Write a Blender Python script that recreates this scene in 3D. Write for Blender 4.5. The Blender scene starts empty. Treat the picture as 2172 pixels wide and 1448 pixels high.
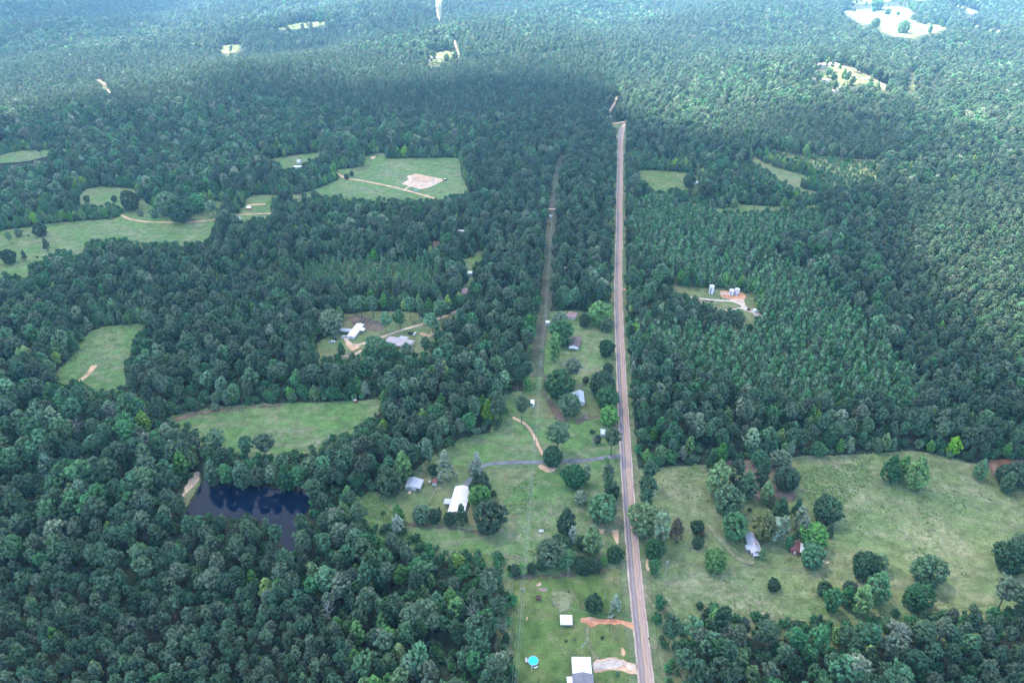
import bpy, bmesh, math, random
import numpy as np
from mathutils import Vector, Matrix
from mathutils.geometry import delaunay_2d_cdt

# ---------------------------------------------------------------- camera, light, exposure
SC = bpy.context.scene
W0, H0 = 2172.0, 1448.0
FPX = 1550.0
PITCH = math.radians(30.6)
CAM_H = 320.0
cd = bpy.data.cameras.new("camera"); cam = bpy.data.objects.new("camera", cd)
SC.collection.objects.link(cam); SC.camera = cam
cd.sensor_width = 36.0; cd.lens = 36.0 * FPX / W0
cd.clip_start = 1.0; cd.clip_end = 30000.0
cam.location = (0, 0, CAM_H)
cam.rotation_euler = (math.radians(90) - PITCH, 0, 0)

SUN_EL, SUN_AZ = math.radians(60), math.radians(-45)      # azimuth measured from +Y towards +X
SUN_DIR = Vector((math.sin(SUN_AZ) * math.cos(SUN_EL), math.cos(SUN_AZ) * math.cos(SUN_EL), math.sin(SUN_EL)))
sl = bpy.data.lights.new("sun", 'SUN'); sl.energy = 5.0; sl.angle = math.radians(0.6); sl.color = (1.0, 0.95, 0.87)
so = bpy.data.objects.new("sun", sl); SC.collection.objects.link(so)
so.rotation_euler = SUN_DIR.to_track_quat('Z', 'Y').to_euler()
world = bpy.data.worlds.new("World"); SC.world = world; world.use_nodes = True
wn = world.node_tree.nodes; wl = world.node_tree.links
sky = wn.new("ShaderNodeTexSky"); sky.sky_type = 'NISHITA'; sky.sun_disc = False
sky.sun_elevation = SUN_EL; sky.sun_rotation = SUN_AZ; sky.air_density = 1.2; sky.dust_density = 0.6; sky.ozone_density = 2.0
wl.new(sky.outputs[0], wn["Background"].inputs[0]); wn["Background"].inputs[1].default_value = 0.12
SC.view_settings.view_transform = 'Standard'; SC.view_settings.look = 'None'
SC.view_settings.exposure = 2.85; SC.view_settings.gamma = 1.0
SC.view_settings.use_curve_mapping = False
SC.render.engine = 'CYCLES'
cy = SC.cycles
cy.use_denoising = True
try: cy.denoiser = 'OPENIMAGEDENOISE'
except Exception: pass
cy.max_bounces = 6; cy.diffuse_bounces = 3; cy.glossy_bounces = 2; cy.transmission_bounces = 2
cy.volume_bounces = 2; cy.transparent_max_bounces = 12
cy.sample_clamp_indirect = 4.0

CLOUD_Z = 1100.0
HAZE_DENSITY = 0.000078

# ---------------------------------------------------------------- geometry of the view -> ground
cp, sp = math.cos(PITCH), math.sin(PITCH)

def terrain(x, y):
    x = np.asarray(x, float); y = np.asarray(y, float)
    d = np.sqrt(x * x + y * y)
    t = np.clip((d - 1150) / 1100, 0, 1); t = t * t * (3 - 2 * t)
    h = 15 * np.sin(x / 210 + 1.1 + 0.6 * np.sin(y / 260)) * np.cos(y / 175 + 0.4) + 9 * np.sin(x / 97 - y / 143)
    return h * t

def th(x, y): return float(terrain(x, y))

def U(px, py, z=0.0):
    """point of the place seen at photo pixel px,py, z metres above the ground"""
    u, v = (px - W0 / 2) / FPX, (py - H0 / 2) / FPX
    d = Vector((u, cp - v * sp, -sp - v * cp))
    g = 0.0
    for _ in range(6):
        t = (CAM_H - z - g) / -d.z
        x, y = d.x * t, d.y * t
        g = th(x, y)
    return Vector((x, y, g + z))

def UG(px, py): return U(px, py, 0.0)

def proj(x, y, z):
    """numpy projection to photo pixels"""
    dz = z - CAM_H
    zc = y * cp - dz * sp
    v = (-y * sp - dz * cp) / zc
    u = x / zc
    return u * FPX + W0 / 2, v * FPX + H0 / 2, zc

def scale_at(px, py, z=0.0):
    p = U(px, py, z)
    return FPX / (p.y * cp - (p.z - CAM_H) * sp)

# ---------------------------------------------------------------- helpers
MATS = {}
def newmat(name):
    m = bpy.data.materials.new(name); m.use_nodes = True
    MATS[name] = m
    return m, m.node_tree.nodes, m.node_tree.links

def bsdf(n): return n["Principled BSDF"]

def setspec(b, v):
    if "Specular IOR Level" in b.inputs: b.inputs["Specular IOR Level"].default_value = v

def plain(name, col, rough=0.7, metal=0.0, var=0.12, scale=2.0, spec=0.3):
    """paint / metal / timber with slight wear"""
    if name in MATS: return MATS[name]
    m, n, l = newmat(name); b = bsdf(n)
    tc = n.new("ShaderNodeTexCoord"); nz = n.new("ShaderNodeTexNoise")
    nz.inputs["Scale"].default_value = scale; nz.inputs["Detail"].default_value = 4
    l.new(tc.outputs["Object"], nz.inputs["Vector"])
    mp = n.new("ShaderNodeMapRange"); mp.inputs[1].default_value = .3; mp.inputs[2].default_value = .7
    mp.inputs[3].default_value = 1 - var; mp.inputs[4].default_value = 1 + var
    l.new(nz.outputs[0], mp.inputs[0])
    mx = n.new("ShaderNodeVectorMath"); mx.operation = 'SCALE'; mx.inputs[0].default_value = col[:3]
    l.new(mp.outputs[0], mx.inputs["Scale"]); l.new(mx.outputs[0], b.inputs["Base Color"])
    b.inputs["Roughness"].default_value = rough; b.inputs["Metallic"].default_value = metal; setspec(b, spec)
    return m

def seamed(name, col, col2, axis_scale=9.0, rough=.45, rust=0.0, rustcol=(.5, .24, .15)):
    """ribbed metal or shingle roof: fine ribs as relief, blotchy weathering"""
    if name in MATS: return MATS[name]
    m, n, l = newmat(name); b = bsdf(n)
    tc = n.new("ShaderNodeTexCoord")
    wv = n.new("ShaderNodeTexWave"); wv.wave_type = 'BANDS'; wv.bands_direction = 'X'
    wv.inputs["Scale"].default_value = axis_scale; wv.inputs["Distortion"].default_value = 0
    l.new(tc.outputs["Object"], wv.inputs["Vector"])
    nz = n.new("ShaderNodeTexNoise"); nz.inputs["Scale"].default_value = .35; nz.inputs["Detail"].default_value = 6
    l.new(tc.outputs["Object"], nz.inputs["Vector"])
    r = n.new("ShaderNodeValToRGB"); r.color_ramp.elements[0].position = .35; r.color_ramp.elements[1].position = .68
    r.color_ramp.elements[0].color = (*col, 1); r.color_ramp.elements[1].color = (*col2, 1)
    l.new(nz.outputs[0], r.inputs[0])
    out = r.outputs[0]
    if rust:
        n2 = n.new("ShaderNodeTexNoise"); n2.inputs["Scale"].default_value = .5; n2.inputs["Detail"].default_value = 8
        n2.inputs["Roughness"].default_value = .7
        mpn = n.new("ShaderNodeMapping"); mpn.inputs["Location"].default_value = (5, 3, 1); mpn.inputs["Scale"].default_value = (1.2, .35, 1)
        l.new(tc.outputs["Object"], mpn.inputs[0]); l.new(mpn.outputs[0], n2.inputs["Vector"])
        rr = n.new("ShaderNodeMapRange"); rr.inputs[1].default_value = .62 - rust * .3; rr.inputs[2].default_value = .75
        l.new(n2.outputs[0], rr.inputs[0])
        mx = n.new("ShaderNodeMix"); mx.data_type = 'RGBA'
        l.new(rr.outputs[0], mx.inputs["Factor"]); l.new(out, mx.inputs["A"]); mx.inputs["B"].default_value = (*rustcol, 1)
        out = mx.outputs["Result"]
    l.new(out, b.inputs["Base Color"])
    bp = n.new("ShaderNodeBump"); bp.inputs["Strength"].default_value = .3; bp.inputs["Distance"].default_value = .04
    l.new(wv.outputs[0], bp.inputs["Height"]); l.new(bp.outputs[0], b.inputs["Normal"])
    b.inputs["Roughness"].default_value = rough; setspec(b, .3)
    return m

def leafmat(name, col, hv=0.03, vv=0.55, spec=0.1, tip=None):
    """foliage: colour differs from tree to tree, from clump to clump and over the leaves"""
    if name in MATS: return MATS[name]
    m, n, l = newmat(name); b = bsdf(n)
    oi = n.new("ShaderNodeObjectInfo")
    at = n.new("ShaderNodeAttribute"); at.attribute_name = "v"
    wn_ = n.new("ShaderNodeTexWhiteNoise"); wn_.noise_dimensions = '1D'; l.new(oi.outputs["Random"], wn_.inputs["W"])
    hs = n.new("ShaderNodeHueSaturation"); hs.inputs["Color"].default_value = (col[0] * 1.10, col[1] * .99, col[2] * .76, 1)
    m1 = n.new("ShaderNodeMapRange"); m1.inputs[3].default_value = .5 - hv; m1.inputs[4].default_value = .5 + hv
    l.new(wn_.outputs["Value"], m1.inputs[0]); l.new(m1.outputs[0], hs.inputs["Hue"])
    m2 = n.new("ShaderNodeMapRange"); m2.inputs[3].default_value = 1 - vv * .55; m2.inputs[4].default_value = 1 + vv * .75
    l.new(oi.outputs["Random"], m2.inputs[0])
    m3 = n.new("ShaderNodeMapRange"); m3.inputs[3].default_value = .32; m3.inputs[4].default_value = 1.85
    l.new(at.outputs["Fac"], m3.inputs[0])
    mu = n.new("ShaderNodeMath"); mu.operation = 'MULTIPLY'; l.new(m2.outputs[0], mu.inputs[0]); l.new(m3.outputs[0], mu.inputs[1])
    l.new(mu.outputs[0], hs.inputs["Value"])
    m4 = n.new("ShaderNodeMapRange"); m4.inputs[3].default_value = .75; m4.inputs[4].default_value = 1.12
    l.new(wn_.outputs["Value"], m4.inputs[0]); l.new(m4.outputs[0], hs.inputs["Saturation"])
    l.new(hs.outputs[0], b.inputs["Base Color"])
    b.inputs["Roughness"].default_value = .55; setspec(b, spec)
    tr = n.new("ShaderNodeBsdfTranslucent"); l.new(hs.outputs[0], tr.inputs[0])
    mx = n.new("ShaderNodeMixShader"); mx.inputs[0].default_value = .13
    l.new(b.outputs[0], mx.inputs[1]); l.new(tr.outputs[0], mx.inputs[2])
    l.new(mx.outputs[0], n["Material Output"].inputs[0])
    return m

LEAF = {
 'pine':   leafmat("pine_needles", (.044, .098, .064)),
 'pine2':  leafmat("grey_pine_needles", (.068, .118, .080)),
 'young':  leafmat("young_pine_needles", (.084, .195, .105), .025, .4),
 'mid':    leafmat("broad_leaves", (.053, .142, .070)),
 'dark':   leafmat("dark_leaves", (.031, .076, .046), .02, .3),
 'bright': leafmat("bright_leaves", (.098, .225, .078), .02, .35),
 'yellow': leafmat("yellow_green_leaves", (.180, .320, .075), .02, .4),
 'teal':   leafmat("blue_green_leaves", (.078, .185, .115), .02, .4),
 'grey':   leafmat("grey_leaves", (.145, .205, .160), .03, .4),
 'silver': leafmat("silver_leaves", (.22, .285, .255), .02, .3),
 'olive':  leafmat("olive_leaves", (.100, .125, .060), .02, .3),
 'brown':  leafmat("brown_leaves", (.085, .080, .050), .02, .3),
 'maroon': leafmat("maroon_leaves", (.13, .04, .055), .02, .3),
}
BARK = plain("bark", (.11, .085, .07), .9, 0, .3, 3)
BARKG = plain("grey_bark", (.32, .30, .29), .9, 0, .3, 3)

def groundmix(name, cols, scale=.03, fine=.9, streak=None, edge=0.0, spots=None, bump=0.25, rough=.95, yellow=0.0, dry=.5, fade_noise=1.0):
    """grass or earth: large patches, small tussocks, dry and weedy spots. cols = list of 4 colours"""
    if name in MATS: return MATS[name]
    m, n, l = newmat(name); b = bsdf(n)
    tc = n.new("ShaderNodeTexCoord"); co = tc.outputs["Object"]
    def noise(s, det=5, rough_=.6, off=(0, 0, 0), sc=(1, 1, 1)):
        mp = n.new("ShaderNodeMapping"); mp.inputs["Location"].default_value = off; mp.inputs["Scale"].default_value = sc
        l.new(co, mp.inputs[0])
        t = n.new("ShaderNodeTexNoise"); t.inputs["Scale"].default_value = s; t.inputs["Detail"].default_value = det
        t.inputs["Roughness"].default_value = rough_; l.new(mp.outputs[0], t.inputs["Vector"]); return t.outputs[0]
    def rng(v, a, b_, c=0., d=1.):
        r = n.new("ShaderNodeMapRange"); r.inputs[1].default_value = a; r.inputs[2].default_value = b_
        r.inputs[3].default_value = c; r.inputs[4].default_value = d; l.new(v, r.inputs[0]); return r.outputs[0]
    def mix(f, a, b_):
        x = n.new("ShaderNodeMix"); x.data_type = 'RGBA'
        l.new(f, x.inputs["Factor"])
        if isinstance(a, tuple): x.inputs["A"].default_value = (*a, 1)
        else: l.new(a, x.inputs["A"])
        if isinstance(b_, tuple): x.inputs["B"].default_value = (*b_, 1)
        else: l.new(b_, x.inputs["B"])
        return x.outputs["Result"]
    def mul(a, b_):
        x = n.new("ShaderNodeMath"); x.operation = 'MULTIPLY'; l.new(a, x.inputs[0]); l.new(b_, x.inputs[1]); return x.outputs[0]
    big = noise(scale, 6, .62)
    c = mix(rng(big, .38, .62), cols[0], cols[1])
    med = noise(scale * 4.5, 6, .65, (31, 7, 0))
    patch = rng(med, .50, .66)
    dryf = noise(scale * 1.3, 5, .6, (11, 57, 0))
    c = mix(mul(rng(dryf, .62 - dry * .14, .70 - dry * .06), rng(noise(fine * .35, 5, .7, (3, 9, 0)), .42, .60)), c, cols[2])
    c = mix(mul(patch, rng(noise(fine * .6, 4, .7), .47, .62)), c, cols[3])
    if streak:
        s = noise(.12, 5, .6, (2, 2, 0), streak)
        c = mix(rng(s, .5, .68, 0, .55), c, cols[2])
    fn = noise(fine, 4, .75, (5, 5, 5))
    vm = n.new("ShaderNodeVectorMath"); vm.operation = 'SCALE'; l.new(c, vm.inputs[0]); l.new(mul(rng(fn, .25, .75, .62, 1.38), rng(noise(.16, 4, .65, (71, 3, 2)), .32, .68, .70, 1.28)), vm.inputs["Scale"])
    l.new(vm.outputs[0], b.inputs["Base Color"])
    bp = n.new("ShaderNodeBump"); bp.inputs["Strength"].default_value = bump; bp.inputs["Distance"].default_value = .5
    l.new(fn, bp.inputs["Height"]); l.new(bp.outputs[0], b.inputs["Normal"])
    b.inputs["Roughness"].default_value = rough; setspec(b, .1)
    if edge:
        at = n.new("ShaderNodeAttribute"); at.attribute_name = "edge"
        en = noise(.9 / max(edge, .4), 5, .7, (9, 1, 4))
        sub = n.new("ShaderNodeMath"); sub.operation = 'ADD'
        l.new(rng(at.outputs["Fac"], 0, edge, -.75, .75), sub.inputs[0]); l.new(rng(en, .25, .75, -.7 * fade_noise, .7 * fade_noise), sub.inputs[1])
        fac = rng(sub.outputs[0], -.25 if edge < 2.6 and fade_noise < 1.2 else -.8, .25 if edge < 2.6 and fade_noise < 1.2 else .9)
        tr = n.new("ShaderNodeBsdfTransparent"); ms = n.new("ShaderNodeMixShader")
        l.new(fac, ms.inputs[0]); l.new(tr.outputs[0], ms.inputs[1]); l.new(b.outputs[0], ms.inputs[2])
        l.new(ms.outputs[0], n["Material Output"].inputs[0])
    return m

COL = SC.collection
def tag(o, label=None, cat=None, group=None, kind=None):
    if label: o["label"] = label
    if cat: o["category"] = cat
    if group: o["group"] = group
    if kind: o["kind"] = kind
    return o

def link(name, me, parent=None, mat=None):
    o = bpy.data.objects.new(name, me); COL.objects.link(o)
    if parent: o.parent = parent
    if mat and me is not None and not me.materials: me.materials.append(mat)
    return o

def empty(name, loc, rz=0.0, label=None, cat=None, group=None):
    o = bpy.data.objects.new(name, None); COL.objects.link(o); o.location = loc; o.rotation_euler = (0, 0, rz)
    o.empty_display_size = 1
    return tag(o, label, cat, group)

class MB:
    """collects shapes into one mesh"""
    def __init__(s): s.v = []; s.f = []
    def add(s, vs, fs):
        k = len(s.v); s.v += [tuple(v) for v in vs]; s.f += [tuple(i + k for i in f) for f in fs]; return s
    def box(s, x0, y0, z0, x1, y1, z1, rot=0, c=None):
        vs = [(x, y, z) for z in (z0, z1) for x, y in ((x0, y0), (x1, y0), (x1, y1), (x0, y1))]
        return s.add(vs, [(3, 2, 1, 0), (4, 5, 6, 7), (0, 1, 5, 4), (1, 2, 6, 5), (2, 3, 7, 6), (3, 0, 4, 7)])
    def cyl(s, p0, p1, r0, r1=None, n=8, cap=True):
        r1 = r0 if r1 is None else r1
        p0, p1 = Vector(p0), Vector(p1); d = (p1 - p0).normalized()
        a = d.orthogonal().normalized(); b = d.cross(a)
        vs = [p0 + (a * math.cos(t) + b * math.sin(t)) * r0 for t in [2 * math.pi * i / n for i in range(n)]]
        vs += [p1 + (a * math.cos(t) + b * math.sin(t)) * r1 for t in [2 * math.pi * i / n for i in range(n)]]
        fs = [(i, (i + 1) % n, n + (i + 1) % n, n + i) for i in range(n)]
        if cap: fs += [tuple(range(n - 1, -1, -1)), tuple(range(n, 2 * n))]
        return s.add(vs, fs)
    def prism(s, poly, z0, z1):
        n = len(poly)
        vs = [(x, y, z0) for x, y in poly] + [(x, y, z1) for x, y in poly]
        return s.add(vs, [(i, (i + 1) % n, n + (i + 1) % n, n + i) for i in range(n)] + [tuple(range(n - 1, -1, -1)), tuple(range(n, 2 * n))])
    def mesh(s, name, mat=None):
        me = bpy.data.meshes.new(name); me.from_pydata(s.v, [], s.f); me.update()
        if mat: me.materials.append(mat)
        return me
    def obj(s, name, mat=None, parent=None):
        return link(name, s.mesh(name, mat), parent)

# ---------------------------------------------------------------- the ground
def ring_noise(t, seed):
    return math.sin(t * 1.7 + seed) * .5 + math.sin(t * 4.1 + seed * 2.3) * .3 + math.sin(t * 9.3 + seed * 5.1) * .2

def pip(px, py, poly):
    px = np.asarray(px, float); py = np.asarray(py, float)
    res = np.zeros(px.shape, bool)
    xs = [p[0] for p in poly]; ys = [p[1] for p in poly]
    cand = (px >= min(xs)) & (px <= max(xs)) & (py >= min(ys)) & (py <= max(ys))
    if not cand.any(): return res
    x = px[cand]; y = py[cand]; r = np.zeros(x.shape, bool)
    n = len(poly)
    for i in range(n):
        x1, y1 = poly[i]; x2, y2 = poly[(i + 1) % n]
        if y1 == y2: continue
        c = ((y1 > y) != (y2 > y)) & (x < (x2 - x1) * (y - y1) / (y2 - y1) + x1)
        r ^= c
    res[cand] = r
    return res

def dist_poly(x, y, pts, closed=True):
    x = np.asarray(x, float); y = np.asarray(y, float)
    best = np.full(x.shape, 1e9)
    n = len(pts)
    for i in range(n if closed else n - 1):
        ax, ay = pts[i][0], pts[i][1]; bx, by = pts[(i + 1) % n][0], pts[(i + 1) % n][1]
        dx, dy = bx - ax, by - ay; L = dx * dx + dy * dy + 1e-9
        t = np.clip(((x - ax) * dx + (y - ay) * dy) / L, 0, 1)
        best = np.minimum(best, np.hypot(x - ax - t * dx, y - ay - t * dy))
    return best

def densify(pts, step, jit, seed, closed=True):
    out = []
    n = len(pts)
    for i in range(n if closed else n - 1):
        a = Vector(pts[i][:2]); b = Vector(pts[(i + 1) % n][:2]); L = (b - a).length
        k = max(1, int(L / step)); nr = Vector((-(b - a).y, (b - a).x)).normalized() if L > 0 else Vector((0, 0))
        for j in range(k):
            q = a.lerp(b, j / k)
            out.append(q + nr * ring_noise((i * 7 + j) * .8, seed) * jit)
    if not closed: out.append(Vector(pts[-1][:2]))
    return out

def sheet(name, pxpoly, mat, z, label=None, world=None, jit=1.0, kind='structure', grow=0.0):
    """a draped piece of ground with its outline where it lies"""
    pts = world if world else [UG(*p) for p in pxpoly]
    cx = sum(p[0] for p in pts) / len(pts); cyy = sum(p[1] for p in pts) / len(pts)
    d = math.hypot(cx, cyy)
    size = max(max(p[0] for p in pts) - min(p[0] for p in pts), max(p[1] for p in pts) - min(p[1] for p in pts))
    step = max(size / 60, 1.2) if jit > 0.3 else max(size / 40, .8)
    if d > 1200: step = max(step, 8)
    bd = densify(pts, step * 1.3, jit, cx * .01 + z, True)
    far = th(cx, cyy) != 0
    zz = z + (1.6 if d > 1150 else 0)
    minx = min(p.x for p in bd); maxx = max(p.x for p in bd); miny = min(p.y for p in bd); maxy = max(p.y for p in bd)
    g = step * 1.6
    xs, ys = np.meshgrid(np.arange(minx, maxx, g), np.arange(miny, maxy, g))
    xs = xs.ravel() + np.sin(ys.ravel() * 3) * g * .15; ys = ys.ravel()
    bt = [(p.x, p.y) for p in bd]
    ins = pip(xs, ys, bt)
    xs, ys = xs[ins], ys[ins]
    k = dist_poly(xs, ys, bt) > g * .35
    vs = [Vector(p) for p in bt] + [Vector((a, b)) for a, b in zip(xs[k], ys[k])]
    nb = len(bt)
    vo, eo, fo, *_ = delaunay_2d_cdt(vs, [], [list(range(nb))], 1, 1e-4)
    X = np.array([v.x for v in vo]); Y = np.array([v.y for v in vo])
    Z = terrain(X, Y) + zz
    me = bpy.data.meshes.new(name)
    me.from_pydata([(a - cx, b - cyy, c) for a, b, c in zip(X, Y, Z)], [], [tuple(f) for f in fo]); me.update()
    at = me.attributes.new("edge", 'FLOAT', 'POINT'); at.data.foreach_set("value", dist_poly(X, Y, bt).astype(np.float32))
    me.materials.append(mat)
    # all faces look up
    if len(me.polygons) and sum(p.normal.z for p in me.polygons) < 0: me.flip_normals()
    o = link(name, me); o.location = (cx, cyy, 0)
    tag(o, label, None, None, kind)
    return o

def smooth_line(pts, n=8):
    """Catmull-Rom through world points"""
    P = [pts[0]] + list(pts) + [pts[-1]]; out = []
    for i in range(1, len(P) - 2):
        for k in range(n):
            t = k / n
            a, b, c, d = P[i - 1], P[i], P[i + 1], P[i + 2]
            out.append(.5 * ((2 * b) + (c - a) * t + (2 * a - 5 * b + 4 * c - d) * t * t + (3 * b - a - 3 * c + d) * t ** 3))
    out.append(P[-2]); return out

def strip(name, pxpts, width, mat, z, label=None, world=None, kind='structure', n=8, cols=4, wv=0.0):
    pts = world or [UG(*p) for p in pxpts]
    pts = [Vector((p[0], p[1], 0)) for p in pts]
    L = smooth_line(pts, n)
    # even spacing
    o0 = L[0].copy(); V = []; F = []; E = []; UVs = []
    s = 0
    for i, p in enumerate(L):
        t = (L[min(i + 1, len(L) - 1)] - L[max(i - 1, 0)]).normalized(); nr = Vector((-t.y, t.x, 0))
        if i: s += (p - L[i - 1]).length
        w = width * (1 + wv * ring_noise(s * .12, width * 3))
        zz = z + (1.6 * min(1, max(0, (p.length - 1150) / 60)))
        for j in range(cols + 1):
            a = (j / cols - .5)
            q = p + nr * a * w
            V.append((q.x - o0.x, q.y - o0.y, th(q.x, q.y) + zz)); E.append((.5 - abs(a)) * w); UVs.append((-a * w, s))
    m = cols + 1
    for i in range(len(L) - 1):
        for j in range(cols):
            F.append((i * m + j, (i + 1) * m + j, (i + 1) * m + j + 1, i * m + j + 1))
    me = bpy.data.meshes.new(name); me.from_pydata(V, [], F); me.update()
    if sum(p.normal.z for p in me.polygons) < 0: me.flip_normals()
    at = me.attributes.new("edge", 'FLOAT', 'POINT'); at.data.foreach_set("value", E)
    a2 = me.attributes.new("across", 'FLOAT', 'POINT'); a2.data.foreach_set("value", [u[0] for u in UVs])
    a3 = me.attributes.new("along", 'FLOAT', 'POINT'); a3.data.foreach_set("value", [u[1] for u in UVs])
    me.materials.append(mat)
    o = link(name, me); o.location = (o0.x, o0.y, 0)
    tag(o, label, None, None, kind)
    return o

# ground grid
def build_ground():
    xs = np.concatenate([np.arange(-5200, -2600, 200), np.arange(-2600, 2600, 25), np.arange(2600, 5201, 200)])
    ys = np.concatenate([np.arange(-600, 100, 100), np.arange(100, 3900, 25), np.arange(3900, 7001, 250)])
    X, Y = np.meshgrid(xs, ys); Z = terrain(X, Y)
    nx, ny = len(xs), len(ys)
    co = np.stack([X.ravel(), Y.ravel(), Z.ravel()], 1).astype(np.float32)
    i = np.arange(nx * ny).reshape(ny, nx)
    q = np.stack([i[:-1, :-1], i[:-1, 1:], i[1:, 1:], i[1:, :-1]], -1).reshape(-1, 4)
    me = bpy.data.meshes.new("ground")
    me.vertices.add(len(co)); me.vertices.foreach_set("co", co.ravel())
    me.loops.add(q.size); me.loops.foreach_set("vertex_index", q.ravel().astype(np.int32))
    me.polygons.add(len(q)); me.polygons.foreach_set("loop_start", (np.arange(len(q)) * 4).astype(np.int32))
    me.update(calc_edges=True); me.validate()
    me.materials.append(groundmix("forest_floor", [(.030, .045, .026), (.040, .045, .030), (.075, .052, .040), (.035, .062, .028)], .02, .5))
    return tag(link("ground", me), kind='structure')
build_ground()

G_PAST = groundmix("pasture_grass", [(.112, .200, .062), (.092, .168, .058), (.25, .205, .15), (.125, .205, .058)], .016, .8, edge=2.5, dry=1.25, streak=(.4, 1.1, 1))
G_HAY = groundmix("rough_grass", [(.128, .180, .070), (.160, .188, .080), (.27, .245, .155), (.080, .128, .050)], .018, .75, edge=2.5, dry=1.1, bump=.5, streak=(.35, .9, 1))
G_LAWN = groundmix("mown_lawn", [(.078, .145, .040), (.135, .180, .055), (.21, .175, .10), (.066, .112, .040)], .03, 1.0, edge=1.5, dry=.8, streak=(.5, .9, 1))
G_YARD = groundmix("farmyard_grass", [(.120, .175, .070), (.190, .190, .095), (.23, .18, .12), (.09, .16, .06)], .025, 1.0, edge=2.0, dry=.9)
G_VERGE = groundmix("verge_grass", [(.105, .165, .065), (.150, .160, .085), (.30, .22, .16), (.12, .18, .07)], .03, 1.0, edge=1.2, dry=1.1)
G_BROWN = groundmix("cleared_strip", [(.085, .115, .060), (.120, .105, .075), (.16, .125, .10), (.07, .130, .055)], .02, .9, edge=2.0, dry=1.0)
D_RED = groundmix("red_clay", [(.56, .22, .12), (.60, .30, .17), (.60, .40, .29), (.42, .19, .12)], .1, 1.4, edge=.7, dry=.6, bump=.1)
D_TAN = groundmix("tan_dirt", [(.52, .31, .19), (.57, .37, .24), (.60, .44, .32), (.38, .27, .16)], .1, 1.4, edge=.7, dry=.6, bump=.1)
D_PINK = groundmix("pale_sand", [(.52, .36, .27), (.58, .43, .33), (.64, .51, .41), (.36, .27, .19)], .1, 1.2, edge=.8, dry=.8, bump=.1)
D_GRAVEL = groundmix("pale_gravel", [(.47, .38, .33), (.53, .43, .37), (.60, .44, .34), (.40, .32, .27)], .15, 2.0, edge=.7, dry=.5, bump=.1)
D_FAINT = groundmix("worn_grass", [(.20, .23, .11), (.23, .225, .13), (.30, .26, .18), (.14, .18, .08)], .1, 1.0, edge=2.2, dry=.9, bump=.1, fade_noise=1.3)
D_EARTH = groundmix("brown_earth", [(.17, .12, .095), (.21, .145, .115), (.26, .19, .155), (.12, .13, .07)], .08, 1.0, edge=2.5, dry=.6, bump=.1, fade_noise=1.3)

CLEAR = {}
CLEAR['farm'] = [(1086,1470),(1086,1448),(1084,1330),(1088,1222),(1090,1190),(1040,1180),(990,1172),(940,1168),(890,1150),(860,1130),(826,1112),(770,1098),(752,1060),(790,1035),(812,1048),(850,1040),(879,1003),(903,989),(939,961),(980,934),(1005,920),(1059,911),(1077,878),(1060,838),(1094,827),(1129,827),(1136,808),(1141,765),(1138,737),(1141,697),(1141,662),(1169,659),(1225,656),(1249,662),(1293,658),(1301,620),(1303,700),(1310,800),(1320,960),(1326,1050),(1337,1210),(1358,1448),(1360,1470)]
CLEAR['pond'] = [(429,1025),(452,1022),(473,1029),(493,1036),(512,1031),(547,1035),(589,1040),(628,1045),(647,1031),(659,1029),(654,1045),(640,1054),(632,1077),(622,1093),(621,1129),(620,1155),(607,1147),(595,1122),(584,1104),(560,1085),(516,1084),(473,1082),(402,1077),(417,1052)]
CLEAR['dam'] = [(405,998),(430,1000),(430,1022),(415,1048),(398,1077),(368,1077),(385,1040)]
CLEAR['field_a'] = [(345,890),(360,880),(420,868),(470,860),(600,852),(700,850),(812,843),(812,860),(800,880),(770,900),(740,915),(700,935),(660,955),(620,960),(590,967),(560,965),(480,962),(470,940),(440,930),(400,905),(370,900)]
CLEAR['field_b'] = [(188,701),(215,693),(244,688),(274,687),(296,683),(315,685),(302,704),(288,726),(281,751),(266,775),(269,793),(272,815),(237,831),(207,828),(163,816),(119,819),(116,801),(123,782),(148,760),(175,719)]
CLEAR['field_c'] = [(-40,490),(0,488),(60,481),(96,474),(168,468),(239,463),(258,457),(261,445),(239,436),(168,438),(148,436),(168,414),(182,400),(215,395),(287,400),(294,414),(311,428),(340,448),(359,460),(402,457),(438,443),(455,424),(479,428),(462,452),(455,483),(445,507),(395,519),(311,517),(254,510),(223,505),(204,515),(182,519),(180,539),(163,541),(120,531),(103,551),(65,567),(62,589),(43,591),(24,578),(0,591),(-40,600)]
CLEAR['field_d'] = [(518,423),(534,413),(638,411),(684,395),(719,379),(712,367),(712,358),(753,356),(772,349),(772,331),(799,324),(818,326),(820,336),(956,334),(976,335),(981,372),(997,407),(956,418),(930,425),(891,427),(834,425),(799,423),(744,427),(726,418),(661,418),(629,427),(604,418),(578,423),(576,460),(546,464),(507,471),(495,462),(505,446),(523,432)]
CLEAR['glade_a'] = [(-30,332),(0,330),(40,322),(150,317),(165,322),(120,328),(100,335),(60,345),(0,350),(-30,352)]
CLEAR['glade_b'] = [(85,372),(125,369),(125,377),(90,378)]
CLEAR['glade_c'] = [(560,338),(620,330),(680,322),(690,326),(650,345),(640,356),(600,362),(590,345)]
CLEAR['house_glade'] = [(671,755),(669,728),(684,717),(723,697),(727,664),(775,659),(862,659),(891,663),(899,676),(949,664),(988,647),(994,651),(977,664),(949,684),(926,701),(924,728),(899,755),(878,753),(845,753),(800,750),(766,752),(756,760),(723,758),(679,763)]
CLEAR['glade_d'] = [(977,548),(1004,544),(1007,535),(1020,526),(1026,537),(1021,562),(1004,565),(997,579),(1007,591),(1004,606),(992,612),(989,628),(981,628),(979,605),(992,597),(990,579),(984,561)]
CLEAR['glade_e'] = [(915,510),(938,511),(934,521),(928,526),(916,528)]
CLEAR['glade_f'] = [(958,487),(980,484),(990,488),(985,495),(962,495)]
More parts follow.
